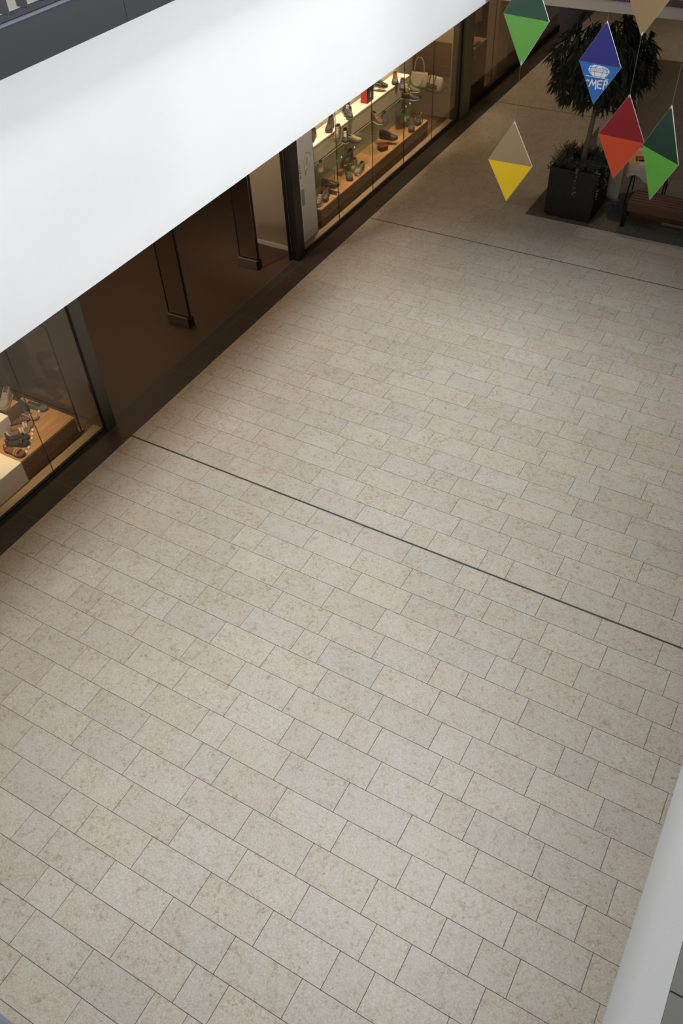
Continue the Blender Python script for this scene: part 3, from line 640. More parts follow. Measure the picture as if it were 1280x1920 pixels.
shoe('ankle_boot', 'brown ankle boot at the near end of the oak platform', (-7.20, 11.55, ZP), D(-70), 'boot', (96, 74, 52), (84, 66, 50), (70, 54, 40), height=0.12)
shoe('deck_shoe', 'white trimmed brown shoe at the near corner of the oak platform', (-7.20, 11.36, ZP), D(-80), 'sneaker', (128, 108, 82), (200, 188, 160), (210, 200, 176))
raised('ankle_boot', 'black and tan boot raised behind the beige sneaker on the oak platform', -7.42, 12.74, 0.46, ZP, 'clear stand under the black and tan boot', D(-80), style='boot', upper=(74, 62, 50), sole=(170, 154, 124), lace=(40, 34, 30), height=0.13)
shoe('sneaker', 'beige sneaker with wide collar on the oak platform', (-7.33, 12.76, ZP), D(-70), 'sneaker', (150, 136, 112), (196, 182, 152), (206, 194, 168))
shoe('sneaker', 'beige and black sneaker nearest the edge of the oak platform', (-7.16, 12.66, ZP), D(-85), 'sneaker', (140, 128, 106), (200, 188, 160), (60, 52, 46), accent=(60, 54, 48))
shoe('slip_on_shoe', 'dark grey slip-on lying before the beige sneakers', (-7.23, 12.40, ZP), D(-50), 'slipon', (66, 62, 56), (76, 70, 62), None, height=0.07)
raised('running_shoe', 'black running shoe with orange lining on the oak platform', -7.26, 13.97, 0.43, ZP, 'clear stand under the black and orange running shoe', D(10), upper=(46, 38, 38), sole=(60, 52, 50), lace=(60, 40, 36), lining=(170, 70, 36), accent=(150, 64, 40), length=0.31)
t = thing('shoe_care_box', 'small dark box with red edge on the oak platform', 'box', (-7.22, 13.66, ZP), D(-30))
obj('body', B(-0.06, 0.06, -0.08, 0.08, 0, 0.07), mat('dark_box', (40, 34, 34), 0.5), t, bevel=0.003); obj('lid', B(-0.061, 0.061, -0.081, 0.081, 0.0705, 0.085), mat('red_box_edge', (120, 40, 34), 0.5), t, bevel=0.003)
raised('running_shoe', 'bright green running shoe with orange sole on the oak platform', -7.40, 14.86, 0.42, ZP, 'clear stand under the bright green running shoe', D(-62), upper=(96, 176, 76), sole=(214, 90, 50), lace=(120, 196, 90), lining=(50, 80, 44))
shoe('running_shoe', 'black running shoe with red stripe on the oak platform', (-7.28, 14.93, ZP), D(-78), 'sneaker', (48, 40, 40), (120, 50, 44), (140, 44, 40), accent=(150, 44, 40))
shoe('running_shoe', 'black running shoe with yellow green heel on the oak platform', (-7.16, 15.05, ZP), D(-80), 'sneaker', (40, 40, 36), (50, 48, 42), (60, 60, 40), accent=(196, 200, 60))
shoe('running_shoe', 'brown running shoe with yellow collar nearest the window on the oak platform', (-7.15, 14.72, ZP), D(-70), 'sneaker', (72, 58, 48), (60, 50, 44), (90, 76, 40), lining=(196, 196, 60), accent=(120, 90, 50))
# price tags
def price_tag(x, y, z, label, rz=0.3):
    t = thing('price_tag', label, 'tag', (x, y, z), rz, 'price tags')
    obj('card', MB().obox((0, 0, 0.014), (0.004, 0, 0.006), (0, 0.017, 0), (0.008, 0, -0.009)), M['white'], t)
    obj('price_print', MB().obox((0.005, 0, 0.016), (0.0005, 0, 0.0007), (0, 0.008, 0), (0.004, 0, -0.0045)), mgr, t)
for x, y, lb in ((-7.54, 5.03, 'price tag beside the blue grey ballet flat'), (-7.585, 4.92, 'price tag beside the beige ballet flat'), (-7.35, 4.72, 'price tag nearest the white strapped sandal'), (-7.30, 4.66, 'price tag between two others beside the black sandals'), (-7.245, 4.60, 'price tag at the toe of the black sandals'), (-7.16, 4.46, 'price tag behind the brown sandal toe'), (-7.13, 4.385, 'price tag at the toe of the brown flat sandal')):
    price_tag(x, y, ZP, lb)
for x, y, lb in ((-7.09, 11.62, 'price tag by the brown ankle boot on the oak platform'), (-7.09, 11.75, 'price tag under the black loafer'), (-7.10, 12.53, 'price tag beside the dark grey slip-on'), (-7.09, 12.86, 'price tag beside the beige and black sneaker'), (-7.10, 14.12, 'price tag beside the black and orange running shoe')):
    price_tag(x, y, ZP, lb)
for x, y, lb in ((-7.28, 12.10, 'price tag at the near end of the glass shelf'), (-7.28, 12.26, 'price tag below the tan high boot'), (-7.27, 12.70, 'price tag below the beige deck shoe'), (-7.27, 14.70, 'price tag below the blue running shoe'), (-7.27, 14.86, 'price tag below the black and yellow running shoe')):
    price_tag(x, y, ZG, lb)
# left window shoes
ZB = 0.588
shoe('sneaker', 'grey brown suede sneaker on top of the dark wooden block', (-7.75, 4.79, ZB), D(-62), 'sneaker', (150, 134, 116), (190, 172, 142), (160, 146, 128), lining=(110, 100, 90))
shoe('ankle_boot', 'brown ankle boot behind the suede sneaker on the wooden block', (-7.87, 4.76, ZB), D(-70), 'boot', (74, 52, 36), (110, 84, 58), (60, 42, 30), height=0.12)
shoe('slip_on_shoe', 'black slip-on standing at the side of the wooden block', (-7.80, 4.99, ZP), D(-18), 'slipon', (38, 34, 32), (36, 32, 30), None, height=0.09, length=0.27)
shoe('ballet_flat', 'blue grey ballet flat at the back corner of the left oak platform', (-7.60, 5.08, ZP), D(10), 'flat', (104, 108, 104), (70, 68, 64), None, (60, 62, 62), 0.245, 0.055, sole_h=0.012)
shoe('ballet_flat', 'beige ballet flat beside the blue grey one', (-7.58, 4.90, ZP), D(8), 'flat', (176, 154, 118), (60, 48, 38), None, (110, 98, 78), 0.245, 0.055, sole_h=0.012)
shoe('sandal', 'brown strapped sandal near the white box', (-7.62, 4.77, ZP), D(55), 'sandal', (104, 66, 42), (96, 62, 40), None, (120, 78, 48), 0.25)
shoe('sandal', 'tan sandal with two white straps on the left oak platform', (-7.50, 4.70, ZP), D(50), 'sandal', (150, 110, 74), (140, 100, 66), None, (160, 104, 62), 0.25, accent=(226, 214, 190))
shoe('sandal', 'white high backed sandal between the tan and black sandals', (-7.46, 4.60, ZP), D(60), 'sandal', (214, 200, 172), (190, 174, 146), None, (130, 100, 72), 0.24, accent=(216, 202, 176))
shoe('sandal', 'black strapped sandal behind its pair on the left oak platform', (-7.40, 4.53, ZP), D(30), 'sandal', (36, 32, 30), (40, 34, 32), None, (52, 42, 36), 0.25)
shoe('sandal', 'black strapped sandal in front of its pair on the left oak platform', (-7.32, 4.45, ZP), D(30), 'sandal', (38, 34, 32), (40, 34, 32), None, (50, 40, 34), 0.25)
shoe('sandal', 'brown flat sandal with gold strap at the platform front edge', (-7.24, 4.32, ZP), D(5), 'sandal', (116, 70, 40), (90, 54, 34), None, (128, 78, 44), 0.26, accent=(190, 150, 84))
# bags
mbag = mat('white_leather', (226, 214, 190), 0.55, var=0.06, bump=0.25, bscale=14); mstr = mat('dark_stripe', (56, 48, 42), 0.6)
def bagbody(w, d, h, top):
    rings = []
    for q in range(9):
        z = h * q / 8; f = 1 - (1 - top) * (q / 8) ** 1.5; e = 0.9 + 0.1 * math.sin(math.pi * q / 8)
        r = []
        for k in range(20):
            a = 2 * math.pi * k / 20; c, s = math.cos(a), math.sin(a)
            r.append((math.copysign(abs(c) ** 0.55, c) * w / 2 * e, math.copysign(abs(s) ** 0.55, s) * d / 2 * f * e, z))
        rings.append(r)
    return MB().loft(rings, True, True)
t = thing('handbag', 'cream slouchy handbag with one tall loop handle', 'bag', (-7.61, 15.98, 0.6695), D(8), 'white bags in the right window')
obj('body', bagbody(0.36, 0.17, 0.26, 0.35), mbag, t, True)
obj('handle', MB().tube([(-0.10 * math.cos(math.pi * i / 12) + 0.0, -0.02, 0.24 + 0.30 * math.sin(math.pi * i / 12) ** 0.7) for i in range(13)], 0.009, 8), mbag, t, True)
obj('front_handle', MB().tube([(0.12 * math.cos(math.pi * i / 12) - 0.03, -0.095, 0.20 - 0.17 * math.sin(math.pi * i / 12)) for i in range(13)], 0.008, 8), mbag, t, True)
obj('zip', B(-0.12, 0.10, -0.006, 0.006, 0.258, 0.264), mstr, t)
t = thing('handbag', 'cream bowling bag with dark stripes and dark handles', 'bag', (-7.24, 15.95, 0.6695), D(-12), 'white bags in the right window')
obj('body', bagbody(0.36, 0.20, 0.23, 0.4), mbag, t, True)
for z in (0.03, 0.055, 0.08, 0.105): obj('stripe', B(-0.155, 0.10, -0.1035, -0.094, z, z + 0.011), mstr, t)
for x in (-0.1, 0.03): obj('strap', MB().tube([(x, -0.09, 0.12), (x, -0.085, 0.18), (x, -0.05, 0.235)], 0.008, 6), mstr, t, True)
obj('handle', MB().tube([(-0.035 - 0.065 * math.cos(math.pi * i / 10), -0.045, 0.235 + 0.08 * math.sin(math.pi * i / 10)) for i in range(11)], 0.007, 8), mstr, t, True)

# ------------------------------------------------------------------ neighbouring shop interior
wn = structure('wall_next', B(-8.6, -7.05, 16.9, 17.0, 0, 3.2), M['brown_wall'], 'brown side wall of the neighbouring shop', 'wall')
structure('wall_next', B(-8.7, -8.6, 16.9, 26, 0, 3.2), M['brown_wall'], 'brown back wall of the neighbouring shop', 'wall')
t = thing('room_divider', 'beige upright panel pair behind the neighbouring shop glass', 'panel', (-7.25, 18.95, 0.0))
obj('panel', B(-0.17, 0.10, -0.02, 0.02, 0.0, 3.0), M['beige_wall'], t); obj('panel', MB().obox((0.145, 0.2, 1.5), (0.04, 0.2, 0), (0.012, -0.003, 0), (0, 0, 1.5)), M['beige_wall'], t)
obj('dark_edge', B(-0.235, -0.171, -0.025, 0.025, 0.0, 3.0), M['bronze_dark'], t); obj('knob', MB().tube([(-0.20, -0.025, 1.05), (-0.20, -0.05, 1.05)], 0.02, 8), M['black'], t)
t = thing('corner_shelf', 'brown corner shelf behind the neighbouring shop glass', 'shelf', (-7.27, 17.75, 0.0))
obj('board', B(-0.16, 0.16, -0.45, 0.45, 0.93, 0.97), M['walnut'], t); obj('back_panel', B(-0.16, -0.14, -0.45, 0.45, 0.0, 0.929), M['bronze_dark'], t); obj('upright', B(-0.14, 0.16, 0.43, 0.45, 0.0, 0.929), M['walnut'], t)
def cloth(name, label, cat, loc, w, d, h, cols, seed):
    r2 = random.Random(seed); t = thing(name, label, cat, loc)
    for q, c in enumerate(cols):
        rings = []
        for i in range(7):
            z = h * (0.15 + 0.25 * q) + h * 0.25 * math.sin(i * 1.1 + seed + q) * 0.5 + h * 0.2; x = (i / 6 - 0.5) * w
            rings.append([(x, d * (math.cos(2 * math.pi * k / 10) * (0.5 - 0.06 * q)) * (0.8 + 0.3 * r2.random()), max(0.001, z * 0.5 + h * 0.3 * math.sin(2 * math.pi * k / 10) * (0.7 + 0.4 * r2.random()))) for k in range(10)])
        obj('fold', MB().loft(rings, True, True), mat(name + str(q), c, 0.8), t, True)
cloth('folded_cloth', 'pink and white folded cloth on the brown corner shelf', 'cloth', (-7.24, 17.75, 0.971), 0.22, 0.3, 0.14, [(210, 190, 176), (170, 96, 84)], 3)
t = thing('hang_tag', 'red and yellow tag card hanging in front of the corner shelf', 'tag', (-7.10, 17.52, 0.75)); obj('card', B(-0.004, 0.004, -0.04, 0.04, 0.0, 0.17), mat('red_card', (206, 40, 60), 0.5), t); obj('card_top', B(-0.004, 0.004, -0.03, 0.03, 0.1705, 0.215), mat('yellow_card', (226, 190, 80), 0.5), t)
t = thing('hanging_garment', 'cream garment hanging above the corner shelf', 'garment', (-7.2, 17.7, 1.42))
rings = []
for q in range(6):
    z = 0.9 * q / 5; r = []
    for k in range(16):
        a = 2 * math.pi * k / 16; f = 1 + 0.12 * math.sin(5 * a + q) * (1 - q / 6)
        r.append((0.11 * f * math.cos(a) * (1.0 - 0.35 * q / 5), 0.2 * f * math.sin(a) * (1 - 0.3 * q / 5), z))
    rings.append(r)
obj('skirt', MB().loft(rings, True, True), mat('cream_cloth', (190, 172, 146), 0.9), t, True); obj('hanger', MB().tube([(0, 0, 0.9), (0, 0, 1.6)], 0.006, 6), M['black_metal'], t)
t = thing('clothes_rack', 'dark rack with hanging clothes deep in the neighbouring shop', 'rack', (-7.75, 19.9, 0))
obj('post', MB().tube([(0, -0.6, 0), (0, -0.6, 1.6)], 0.015, 8), M['black_metal'], t); obj('post', MB().tube([(0, 0.6, 0), (0, 0.6, 1.6)], 0.015, 8), M['black_metal'], t); obj('rail', MB().tube([(0, -0.6, 1.6), (0, 0.6, 1.6)], 0.015, 8), M['black_metal'], t)
for i in range(8): obj('garment', B(-0.2, 0.2, -0.52 + i * 0.14, -0.44 + i * 0.14, 0.5, 1.55), cm([(60, 44, 36), (84, 62, 50), (46, 40, 40)][i % 3]), t, bevel=0.03)

# ------------------------------------------------------------------ hanging rhombus signs
HT, HB, HW, TH = 0.365, 0.362, 0.21, 0.0035
def rhombus(label, loc, yaw, ctop, cbot, string_to, hole_bottom=False):
    t = thing('rhombus_sign', label, 'hanging sign', loc, yaw, 'hanging rhombus signs')
    core = MB()
    pts = [(0, HT), (HW, 0), (0, -HB), (-HW, 0)]
    core.add([(x, -TH, z) for x, z in pts] + [(x, TH, z) for x, z in pts], [(0, 3, 2, 1), (4, 5, 6, 7), (0, 1, 5, 4), (1, 2, 6, 5), (2, 3, 7, 6), (3, 0, 4, 7)])
    obj('board', core, M['foam'], t)
    for nm, tri, c in (('upper_print', [(0, HT - .003), (-HW + .002, 0.0), (HW - .002, 0.0)], ctop), ('lower_print', [(0, -HB + .003), (HW - .002, 0.0), (-HW + .002, 0.0)], cbot)):
        for s in (-1, 1):
            mb = MB(); y0, y1 = s * (TH + 0.0001), s * (TH + 0.0009)
            mb.add([(x, y0, z) for x, z in tri] + [(x, y1, z) for x, z in tri], [(0, 1, 2), (3, 5, 4), (0, 1, 4, 3), (1, 2, 5, 4), (2, 0, 3, 5)])
            obj(nm, mb, mat('print_%d_%d_%d' % c, c, 0.32, var=0.02), t)
    obj('string', MB().tube([(0, 0, HT - 0.012), (0, 0, string_to)], 0.0009, 5), M['string'], t)
    obj('eyelet', MB().tube([(0.008 * math.cos(a * math.pi / 4), -TH - 0.002, HT - 0.016 + 0.008 * math.sin(a * math.pi / 4)) for a in range(9)], 0.0016, 5), M['white'], t)
    if hole_bottom: obj('bottom_hook', MB().tube([(0.004, -TH - 0.002, -HB + 0.035), (0, -TH - 0.003, -HB + 0.012)], 0.003, 5), M['white'], t)
    return t
GT, GL = (38, 74, 58), (98, 168, 66)
rhombus('taupe and yellow rhombus sign hanging below the upper green one', (-2.5022, 7.2, 3.5336), 0.03, (164, 142, 107), (252, 210, 32), 0.812)
rhombus('green rhombus sign hanging highest beside the shop window', (-2.4966, 7.2, 4.7117), -0.17, GT, GL, 5.0, True)
rhombus('red and orange rhombus sign hanging in front of the banner', (-1.647, 7.58, 3.7533), -0.095, (140, 28, 40), (214, 76, 38), 0.804)
rhombus('tan rhombus sign hanging above the red and orange one', (-1.6469, 7.58, 4.9223), 0.0, (146, 124, 90), (148, 124, 88), 4.8, True)
bs = rhombus('blue rhombus sign with white crown logo and MEP lettering', (-2.1763, 8.5, 4.0105), -0.1076, (52, 52, 130), (44, 112, 190), 5.6)
rhombus('green rhombus sign turned sideways in front of the bench', (-1.1436, 6.73, 4.028), -0.63, (30, 60, 46), GL, 5.6)
# crown logo and lettering
YF = -TH - 0.0012
def poly(name, pts, m, y, parent, th=0.0008):
    n = len(pts); mb = MB()
    mb.add([(a, y, b) for a, b in pts] + [(a, y - th, b) for a, b in pts], [tuple(range(n)), tuple(range(2 * n - 1, n - 1, -1))] + [(i, (i + 1) % n, (i + 1) % n + n, i + n) for i in range(n)])
    return obj(name, mb, m, parent)
def stroke(name, lines, m, y, w, parent):
    mb = MB()
    for l, ww in [(l, w) for l in lines]:
        for (a, b), (c, d) in zip(l, l[1:]):
            dx, dz = c - a, d - b; q = math.hypot(dx, dz); nx, nz = -dz / q * ww / 2, dx / q * ww / 2; ex, ez = dx / q * ww * 0.35, dz / q * ww * 0.35
            mb.add([(a + nx - ex, y, b + nz - ez), (a - nx - ex, y, b - nz - ez), (c - nx + ex, y, d - nz + ez), (c + nx + ex, y, d + nz + ez)] + [(a + nx - ex, y - .0008, b + nz - ez), (a - nx - ex, y - .0008, b - nz - ez), (c - nx + ex, y - .0008, d - nz + ez), (c + nx + ex, y - .0008, d + nz + ez)],
                   [(0, 1, 2, 3), (7, 6, 5, 4), (0, 1, 5, 4), (1, 2, 6, 5), (2, 3, 7, 6), (3, 0, 4, 7)])
    return obj(name, mb, m, parent)
mblue = mat('logo_line_blue', (44, 92, 168), 0.4)
poly('crown_logo', [(-0.1034, -0.0521), (-0.0925, -0.028), (-0.0478, -0.0118), (0.0, -0.0125), (0.0502, -0.0146), (0.088, -0.028), (0.1045, -0.0420), (0.1088, -0.0605), (0.0716, -0.1100), (-0.0295, -0.1083), (-0.0640, -0.1076), (-0.0994, -0.0736)], M['white'], YF, bs)
stroke('crown_lines', [[(-0.0924, -0.041), (-0.0389, -0.0367), (0.036, -0.0351), (0.0999, -0.0431)], [(-0.0994, -0.0736), (-0.0344, -0.0691), (0.0342, -0.0683), (0.1086, -0.0658)],
       [(-0.0199, -0.0132), (-0.0386, -0.0367), (-0.0383, -0.0749), (-0.0295, -0.1083)], [(0.032, -0.0145), (0.0401, -0.0344), (0.0407, -0.0673), (0.0302, -0.1098)],
       [(0.0507, -0.0167), (0.0832, -0.0416), (0.0877, -0.0624), (0.0716, -0.1094)], [(-0.0721, -0.0225), (-0.0857, -0.041), (-0.0844, -0.0727), (-0.0595, -0.1067)]], mblue, YF - 0.0009, 0.0038, bs)
xs_ = []
for cx in (-0.073, -0.055, -0.023, -0.001, 0.021, 0.054, 0.074):
    xs_ += [[(cx - 0.005, -0.046), (cx + 0.005, -0.060)], [(cx + 0.005, -0.046), (cx - 0.005, -0.060)]]
stroke('crown_crosses', xs_, mblue, YF - 0.0009, 0.0018, bs)
stroke('base_line', [[(-0.118, -0.1165), (0.109, -0.1165)]], M['white'], YF, 0.005, bs)
stroke('lettering', [[(-0.0704, -0.2073), (-0.0519, -0.1463), (-0.0324, -0.190), (-0.0099, -0.1445), (-0.0018, -0.2221)], [(0.0504, -0.1389), (0.0102, -0.1464), (0.0135, -0.2069), (0.0529, -0.2067)], [(0.0119, -0.1763), (0.0458, -0.1722)],
       [(0.0764, -0.1339), (0.0717, -0.212)], [(0.069, -0.1388), (0.098, -0.1318), (0.1051, -0.1515), (0.0954, -0.168), (0.081, -0.166)]], M['white'], YF, 0.0115, bs)
stroke('small_lettering', [[(-.098, -.145), (-.1, -.166)], [(-.1, -.155), (-.108, -.157), (-.108, -.165), (-.1, -.165)], [(-.0925, -.154), (-.0935, -.165)], [(-.0915, -.148), (-.092, -.1505)], [(-.086, -.160), (-.0765, -.157), (-.080, -.151), (-.087, -.156), (-.085, -.1645), (-.077, -.163)]], M['white'], YF, 0.0034, bs)

# ------------------------------------------------------------------ potted tree
tree = thing('potted_tree', 'dense dark leaved tree in a square black woven planter', 'potted tree', (-3.51, 13.62, 0.0))
PW, PD, PH = 0.395, 0.395, 0.82
pl = MB()
o_, i_ = [(-PW, -PD), (PW, -PD), (PW, PD), (-PW, PD)], [(-PW + .04, -PD + .04), (PW - .04, -PD + .04), (PW - .04, PD - .04), (-PW + .04, PD - .04)]
pl.loft([[(x * .94, y * .94, 0.0) for x, y in o_], [(x * .94, y * .94, 0.03) for x, y in o_], [(x, y, 0.035) for x, y in o_], [(x, y, PH) for x, y in o_], [(x, y, PH) for x, y in i_], [(x, y, PH - 0.09) for x, y in i_]], True, True)
po = obj('planter', pl, M['planter'], tree)
wv = MB()
for j in range(22):
    z = 0.05 + j * 0.0345
    for s in (-1, 1):
        wv.box(-PW - .004, PW + .004, s * PD - .004, s * PD + .004, z, z + 0.024)
        wv.box(s * PW - .004, s * PW + .004, -PD - .004, PD + .004, z, z + 0.024)
wo = obj('weave', wv, M['planter'], po); wo['kind'] = 'stuff'
obj('soil', B(-PW + .042, PW - .042, -PD + .042, PD - .042, PH - 0.089, PH - 0.05), M['soil'], tree)
tk = [(0.03, -0.02, PH - 0.06), (0.03, -0.02, 1.0), (0.045, 0.0, 1.25), (0.06, 0.01, 1.5), (0.06, 0.02, 1.8), (0.05, 0.02, 2.15), (0.05, 0.0, 2.5)]
obj('trunk', MB().tube(tk, [0.048, 0.042, 0.04, 0.038, 0.035, 0.026, 0.014], 12), M['bark'], tree, True)
rl = random.Random(21)
CX, CY, CZ, RX, RY, RZ = 0.06, 0.02, 2.33, 0.78, 0.76, 0.74
twigs = []
for i in range(560):
    a = rl.uniform(0, 2 * math.pi); v = rl.uniform(-0.98, 1); r = rl.uniform(0.12, 1) ** 0.5
    q = math.sqrt(1 - v * v)
    twigs.append(Vector((CX + RX * r * q * math.cos(a), CY + RY * r * q * math.sin(a), CZ + RZ * r * v * (0.95 if v < 0 else 0.9))))
for i in range(7):
    a = i * 0.9; e = (CX + 0.5 * math.cos(a), CY + 0.5 * math.sin(a), CZ + rl.uniform(-0.1, 0.4))
    obj('branch', MB().tube([(0.055, 0.015, 1.75 + 0.07 * i), (0.2 * math.cos(a), 0.2 * math.sin(a), 2.05 + 0.05 * i), e], [0.018, 0.012, 0.005], 6), M['bark'], tree, True)
def leaf_geo(l, w):
    vs = []
    for u, f in ((0, .12), (.2, .75), (.45, 1), (.75, .6), (1, .03)):
        dz = -0.35 * l * u * u
        vs += [(u * l, -w * f / 2, dz + 0.006 * f), (u * l, 0, dz), (u * l, w * f / 2, dz + 0.006 * f)]
    fs = []
    for i in range(4):
        for k in range(2): fs.append((i * 3 + k, i * 3 + k + 1, i * 3 + k + 4, i * 3 + k + 3))
    return vs, fs
LV, LF = leaf_geo(0.17, 0.032)
LVv = [Vector(v) for v in LV]
fol = MB(); singles = []
for tw in twigs:
    d = (tw - Vector((CX, CY, CZ))); az0 = math.atan2(d.y, d.x)
    for j in range(7):
        az = az0 + rl.gauss(0, 0.75); pt = R(rl.uniform(5, 72)); sc = rl.uniform(0.75, 1.2)
        mt = Matrix.Translation(tw + Vector((rl.uniform(-.03, .03), rl.uniform(-.03, .03), rl.uniform(-.05, .05)))) @ Matrix.Rotation(az, 4, 'Z') @ Matrix.Rotation(pt, 4, 'Y') @ Matrix.Rotation(rl.uniform(-0.8, 0.8), 4, 'X') @ Matrix.Scale(sc, 4)
        rr = math.sqrt((d.x / RX) ** 2 + (d.y / RY) ** 2 + (d.z / RZ) ** 2)
        if rr > 0.88 and len(singles) < 280 and j < 3 and d.y < 0.35: singles.append(mt)
        else: fol.add([mt @ v for v in LVv], LF)
fo_ = obj('foliage', fol, M['leaf'], tree); fo_['kind'] = 'stuff'
lm = MB().add(LV, LF).mesh('leaf'); lm.materials.append(M['leaf'])
for mt in singles:
    o = bpy.data.objects.new('leaf', lm); COL.objects.link(o); o.parent = tree; o.matrix_local = mt
# underplanting: heather clumps and trailing ivy rooted in the planter soil
def heather(x, y, h, label, seed):
    rr = random.Random(seed); t = thing('heather_plant', label, 'plant', (-3.51 + x, 13.62 + y, PH - 0.05), 0, 'heather plants in the black planter')
    st, bl_ = MB(), MB()
    h *= 1.05
    for i in range(46):
        a = rr.uniform(0, 6.28); lean = rr.uniform(0.1, 0.85); hh = h * rr.uniform(0.6, 1.1)
        e = Vector((math.cos(a) * lean * hh, math.sin(a) * lean * hh, hh * (1 - 0.3 * lean)))
        st.tube([(0, 0, 0), e * 0.5 + Vector((0, 0, 0.02)), e], [0.004, 0.003, 0.002], 4)
        tgt = bl_ if i % 3 == 0 else st
        for q in range(9):
            c = e * (0.35 + 0.65 * q / 8) + Vector((rr.uniform(-.012, .012), rr.uniform(-.012, .012), rr.uniform(-.01, .012)))
            u = Vector((rr.uniform(-1, 1), rr.uniform(-1, 1), rr.uniform(-.3, 1))).normalized() * 0.014; v = u.cross(Vector((rr.uniform(-1, 1), rr.uniform(-1, 1), rr.uniform(-1, 1)))).normalized() * 0.006
            tgt.add([c - u, c + v, c + u, c - v], [(0, 1, 2, 3)])
    obj('sprigs', st, M['heather'], t)['kind'] = 'stuff'; obj('flowers', bl_, M['heather_bloom'], t)['kind'] = 'stuff'
spots = [(-.28, -.26, .24), (-.10, -.28, .22), (.08, -.27, .24), (.25, -.27, .22), (-.29, -.06, .26), (-.29, .14, .24), (-.27, .28, .22), (-.08, .27, .22), (.14, .28, .22), (.28, .25, .22), (.29, .05, .24), (.28, -.12, .22)]
wh = ['near left corner', 'near side left of the middle', 'near side right of the middle', 'near right corner', 'left side towards the near corner', 'left side towards the far corner', 'far left corner', 'far side left of the trunk', 'far side right of the trunk', 'far right corner', 'right side towards the far corner', 'right side towards the near corner']
for i, (x, y, h) in enumerate(spots): heather(x, y, h, 'heather plant at the %s of the black planter' % wh[i], 40 + i)
def ivy(x, y, out, drop, label, seed):
    rr = random.Random(seed); t = thing('trailing_ivy', label, 'plant', (-3.51 + x, 13.62 + y, PH - 0.05), 0, 'ivy trailing over the planter rim')
    o2 = Vector(out)
    pts = [Vector((0, 0, 0)), o2 * 0.6 + Vector((0, 0, 0.09)), o2 + Vector((0, 0, 0.05)), o2 * 1.1 + Vector((0, 0, -drop * 0.5)), o2 * 1.1 + Vector((0.01, 0, -drop))]
    obj('stem', MB().tube(pts, 0.003, 4), M['heather'], t)
    mb = MB()
    for i in range(26):
        f = i / 25 * 3.999; k = int(f); c = pts[k].lerp(pts[k + 1], f - k) + o2.normalized() * 0.012 + Vector((rr.uniform(-.03, .03), rr.uniform(-.01, .012), rr.uniform(-.02, .02)))
        s = rr.uniform(.012, .022); a = rr.uniform(-.6, .6)
        u = Vector((math.cos(a), rr.uniform(-.3, .3), math.sin(a))) * s; v = Vector((-math.sin(a), rr.uniform(-.3, .3), math.cos(a))) * s
        mb.add([c - u, c - v * 0.9, c + u, c + v * 1.1 + u * 0.2], [(0, 1, 2, 3)])
    obj('leaves', mb, M['ivy'], t)['kind'] = 'stuff'
ivy(0.06, -0.31, (0.0, -0.11, 0), 0.35, 'ivy trailing down the middle of the planter near face', 71)
ivy(0.30, -0.28, (0.09, -0.09, 0), 0.32, 'ivy trailing over the near right corner of the planter', 72)
ivy(0.30, -0.06, (0.125, 0.0, 0), 0.28, 'ivy trailing down the right side of the planter', 73)
ivy(-0.29, -0.2, (-0.15, -0.04, 0), 0.04, 'ivy shoot sticking out over the left rim of the planter', 74)

# ------------------------------------------------------------------ bench
bn = thing('bench', 'slatted brown wooden bench with dark metal end frame on the dark floor pad', 'bench', (-1.72, 13.6, 0))
for s in (-0.90, 0.90):
    fr_ = MB(); fr_.loft([[(s - .03, -0.245, 0), (s + .03, -0.245, 0), (s + .03, -0.19, 0), (s - .03, -0.19, 0)], [(s - .03, -0.215, 0.40), (s + .03, -0.215, 0.40), (s + .03, -0.16, 0.36), (s - .03, -0.16, 0.36)]], True, True)
    fr_.loft([[(s - .03, 0.19, 0), (s + .03, 0.19, 0), (s + .03, 0.245, 0), (s - .03, 0.245, 0)], [(s - .03, 0.16, 0.36), (s + .03, 0.16, 0.36), (s + .03, 0.215, 0.40), (s - .03, 0.215, 0.40)]], True, True)
    fr_.box(s - .03, s + .03, -0.215, 0.215, 0.36, 0.40)
    obj('end_frame', fr_, M['black_metal'], bn)
for i, y in enumerate((-0.205, -0.115, -0.025, 0.065, 0.155)):
    obj('slat', B(-0.885, 0.94, y - 0.033, y + 0.033, 0.405, 0.435), M['bench_wood'], bn, bevel=0.005)
obj('apron', B(-0.865, 0.865, -0.262, -0.236, 0.29, 0.425), M['bench_wood'], bn, bevel=0.004); obj('apron', B(-0.865, 0.865, 0.232, 0.258, 0.29, 0.425), M['bench_wood'], bn, bevel=0.004)
obj('stretcher', B(-0.865, 0.865, -0.02, 0.02, 0.10, 0.17), M['bench_wood'], bn)

# ------------------------------------------------------------------ folding table with leaflets
tb = thing('folding_table', 'small folding table with black bent tube legs behind the bench', 'table', (-2.50, 14.36, 0), R(5))
obj('table_top', B(-0.35, 0.30, -0.36, 0.36, 0.715, 0.74), M['grey_lam'], tb, bevel=0.004)
for sx in (-0.30, 0.25):
    lg = MB()
    for sy in (-1, 1): lg.tube([(sx, sy * 0.13, 0.714), (sx, sy * 0.14, 0.40), (sx, sy * 0.22, 0.33), (sx, sy * 0.34, 0.24), (sx, sy * 0.37, 0.19), (sx, sy * 0.38, 0.013)], 0.013, 8)
    obj('leg', lg, M['black_metal'], tb, True)
    obj('crossbar', MB().tube([(sx, -0.15, 0.39), (sx, 0.15, 0.39)], 0.012, 8), M['black_metal'], tb); obj('brace', MB().tube([(sx, 0.14, 0.52), (sx + 0.12, 0.0, 0.70)], 0.009, 8), M['black_metal'], tb)
tc = MB(); rings = []
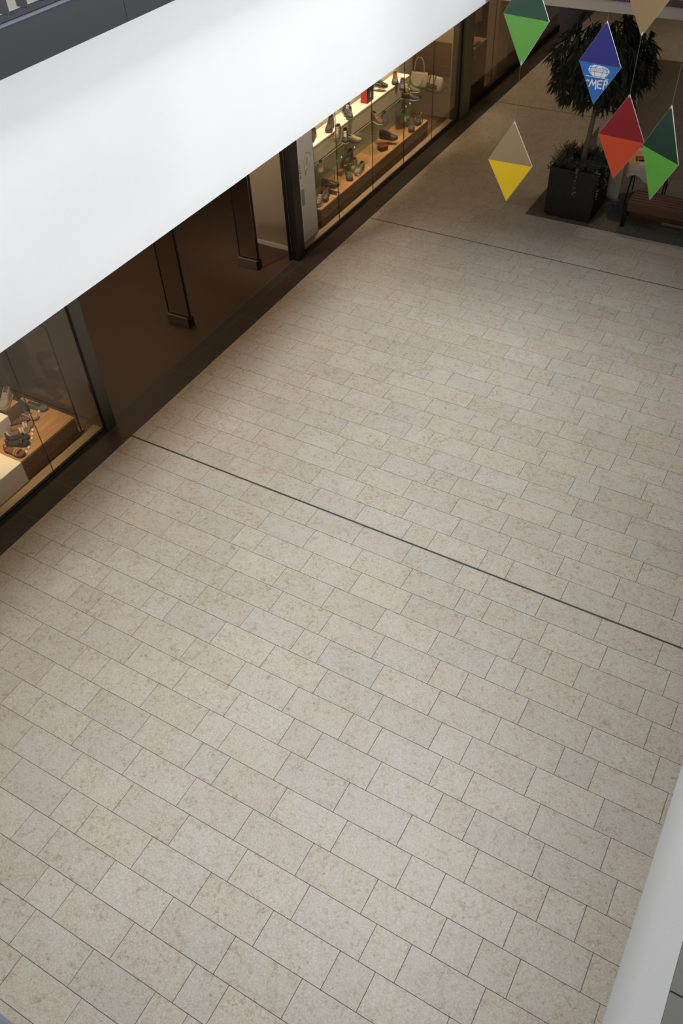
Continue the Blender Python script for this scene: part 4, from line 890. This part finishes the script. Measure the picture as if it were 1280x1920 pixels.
for q, (z, e) in enumerate(((0.7415, 0.0), (0.7465, 0.015), (0.735, 0.03), (0.66, 0.04), (0.56, 0.055))):
    ring = []
    for side in range(4):
        for k in range(8):
            u = k / 8
            x, y = [(-0.35 + 0.55 * u, -0.36), (0.2, -0.36 + 0.72 * u), (0.2 - 0.55 * u, 0.36), (-0.35, 0.36 - 0.72 * u)][side]
            nx, ny = [(0, -1), (1, 0), (0, 1), (-1, 0)][side]
            wv_ = math.sin(k * 1.9 + side) * 0.012 * (q > 2); dz = 0.06 * math.sin(k * 0.9 + side * 2) * (q == 4)
            ring.append((x + nx * (e + wv_) - (0.0), y + ny * (e + wv_), z + dz))
    rings.append(ring)
cap = [rings[1]]
tcm = MB().loft(rings[1:], True, False); tcm.add([(x, y, 0.7465) for x, y, z in rings[1]], [tuple(range(32))])
tco = obj('tablecloth', tcm, M['cloth'], None, True); tag(tco, 'crumpled white cloth draped over the small folding table', 'tablecloth'); tco.location = (-2.50, 14.36, 0); tco.rotation_euler = (0, 0, R(5))
for i, (x, y, rz, c, lb) in enumerate(((-2.80, 14.10, .5, (196, 170, 90), 'yellow leaflet at the near corner of the folding table'), (-2.72, 14.25, .3, (150, 70, 60), 'red leaflet in the middle of the folding table'), (-2.80, 14.45, .1, (190, 176, 96), 'pale yellow leaflet at the far corner of the folding table'), (-2.60, 14.45, -.2, (200, 120, 70), 'orange leaflet on the far side of the folding table'), (-2.62, 14.12, .4, (206, 196, 180), 'white leaflet on the near side of the folding table'))):
    t = thing('leaflet', lb, 'leaflet', (x, y, 0.748), rz, 'leaflets on the folding table')
    obj('sheets', B(-0.074, 0.074, -0.105, 0.105, 0, 0.006), M['white'], t); obj('cover', B(-0.074, 0.074, -0.105, 0.105, 0.0063, 0.0075), mat('leaflet_cover', c, 0.6, var=0.4, scale=18), t)
# roll-up banner seen from behind
rb = thing('rollup_banner', 'light grey roll-up banner seen from behind between planter and folding table', 'banner', (-3.235, 14.30, 0), R(-37.5))
obj('cassette', B(-0.43, 0.43, -0.05, 0.05, 0.012, 0.09), M['alu'], rb, bevel=0.012)
for x in (-0.3, 0.3): obj('foot', B(x - 0.03, x + 0.03, -0.14, 0.14, 0.0, 0.0115), M['alu'], rb)
obj('sheet', B(-0.40, 0.40, -0.003, 0.003, 0.0905, 2.0), M['banner'], rb); obj('top_bar', MB().tube([(-0.41, 0, 2.006), (0.41, 0, 2.006)], 0.01, 8), M['alu'], rb); obj('support_pole', MB().tube([(0, -0.03, 0.09), (0, -0.02, 2.0)], 0.008, 8), M['alu'], rb)
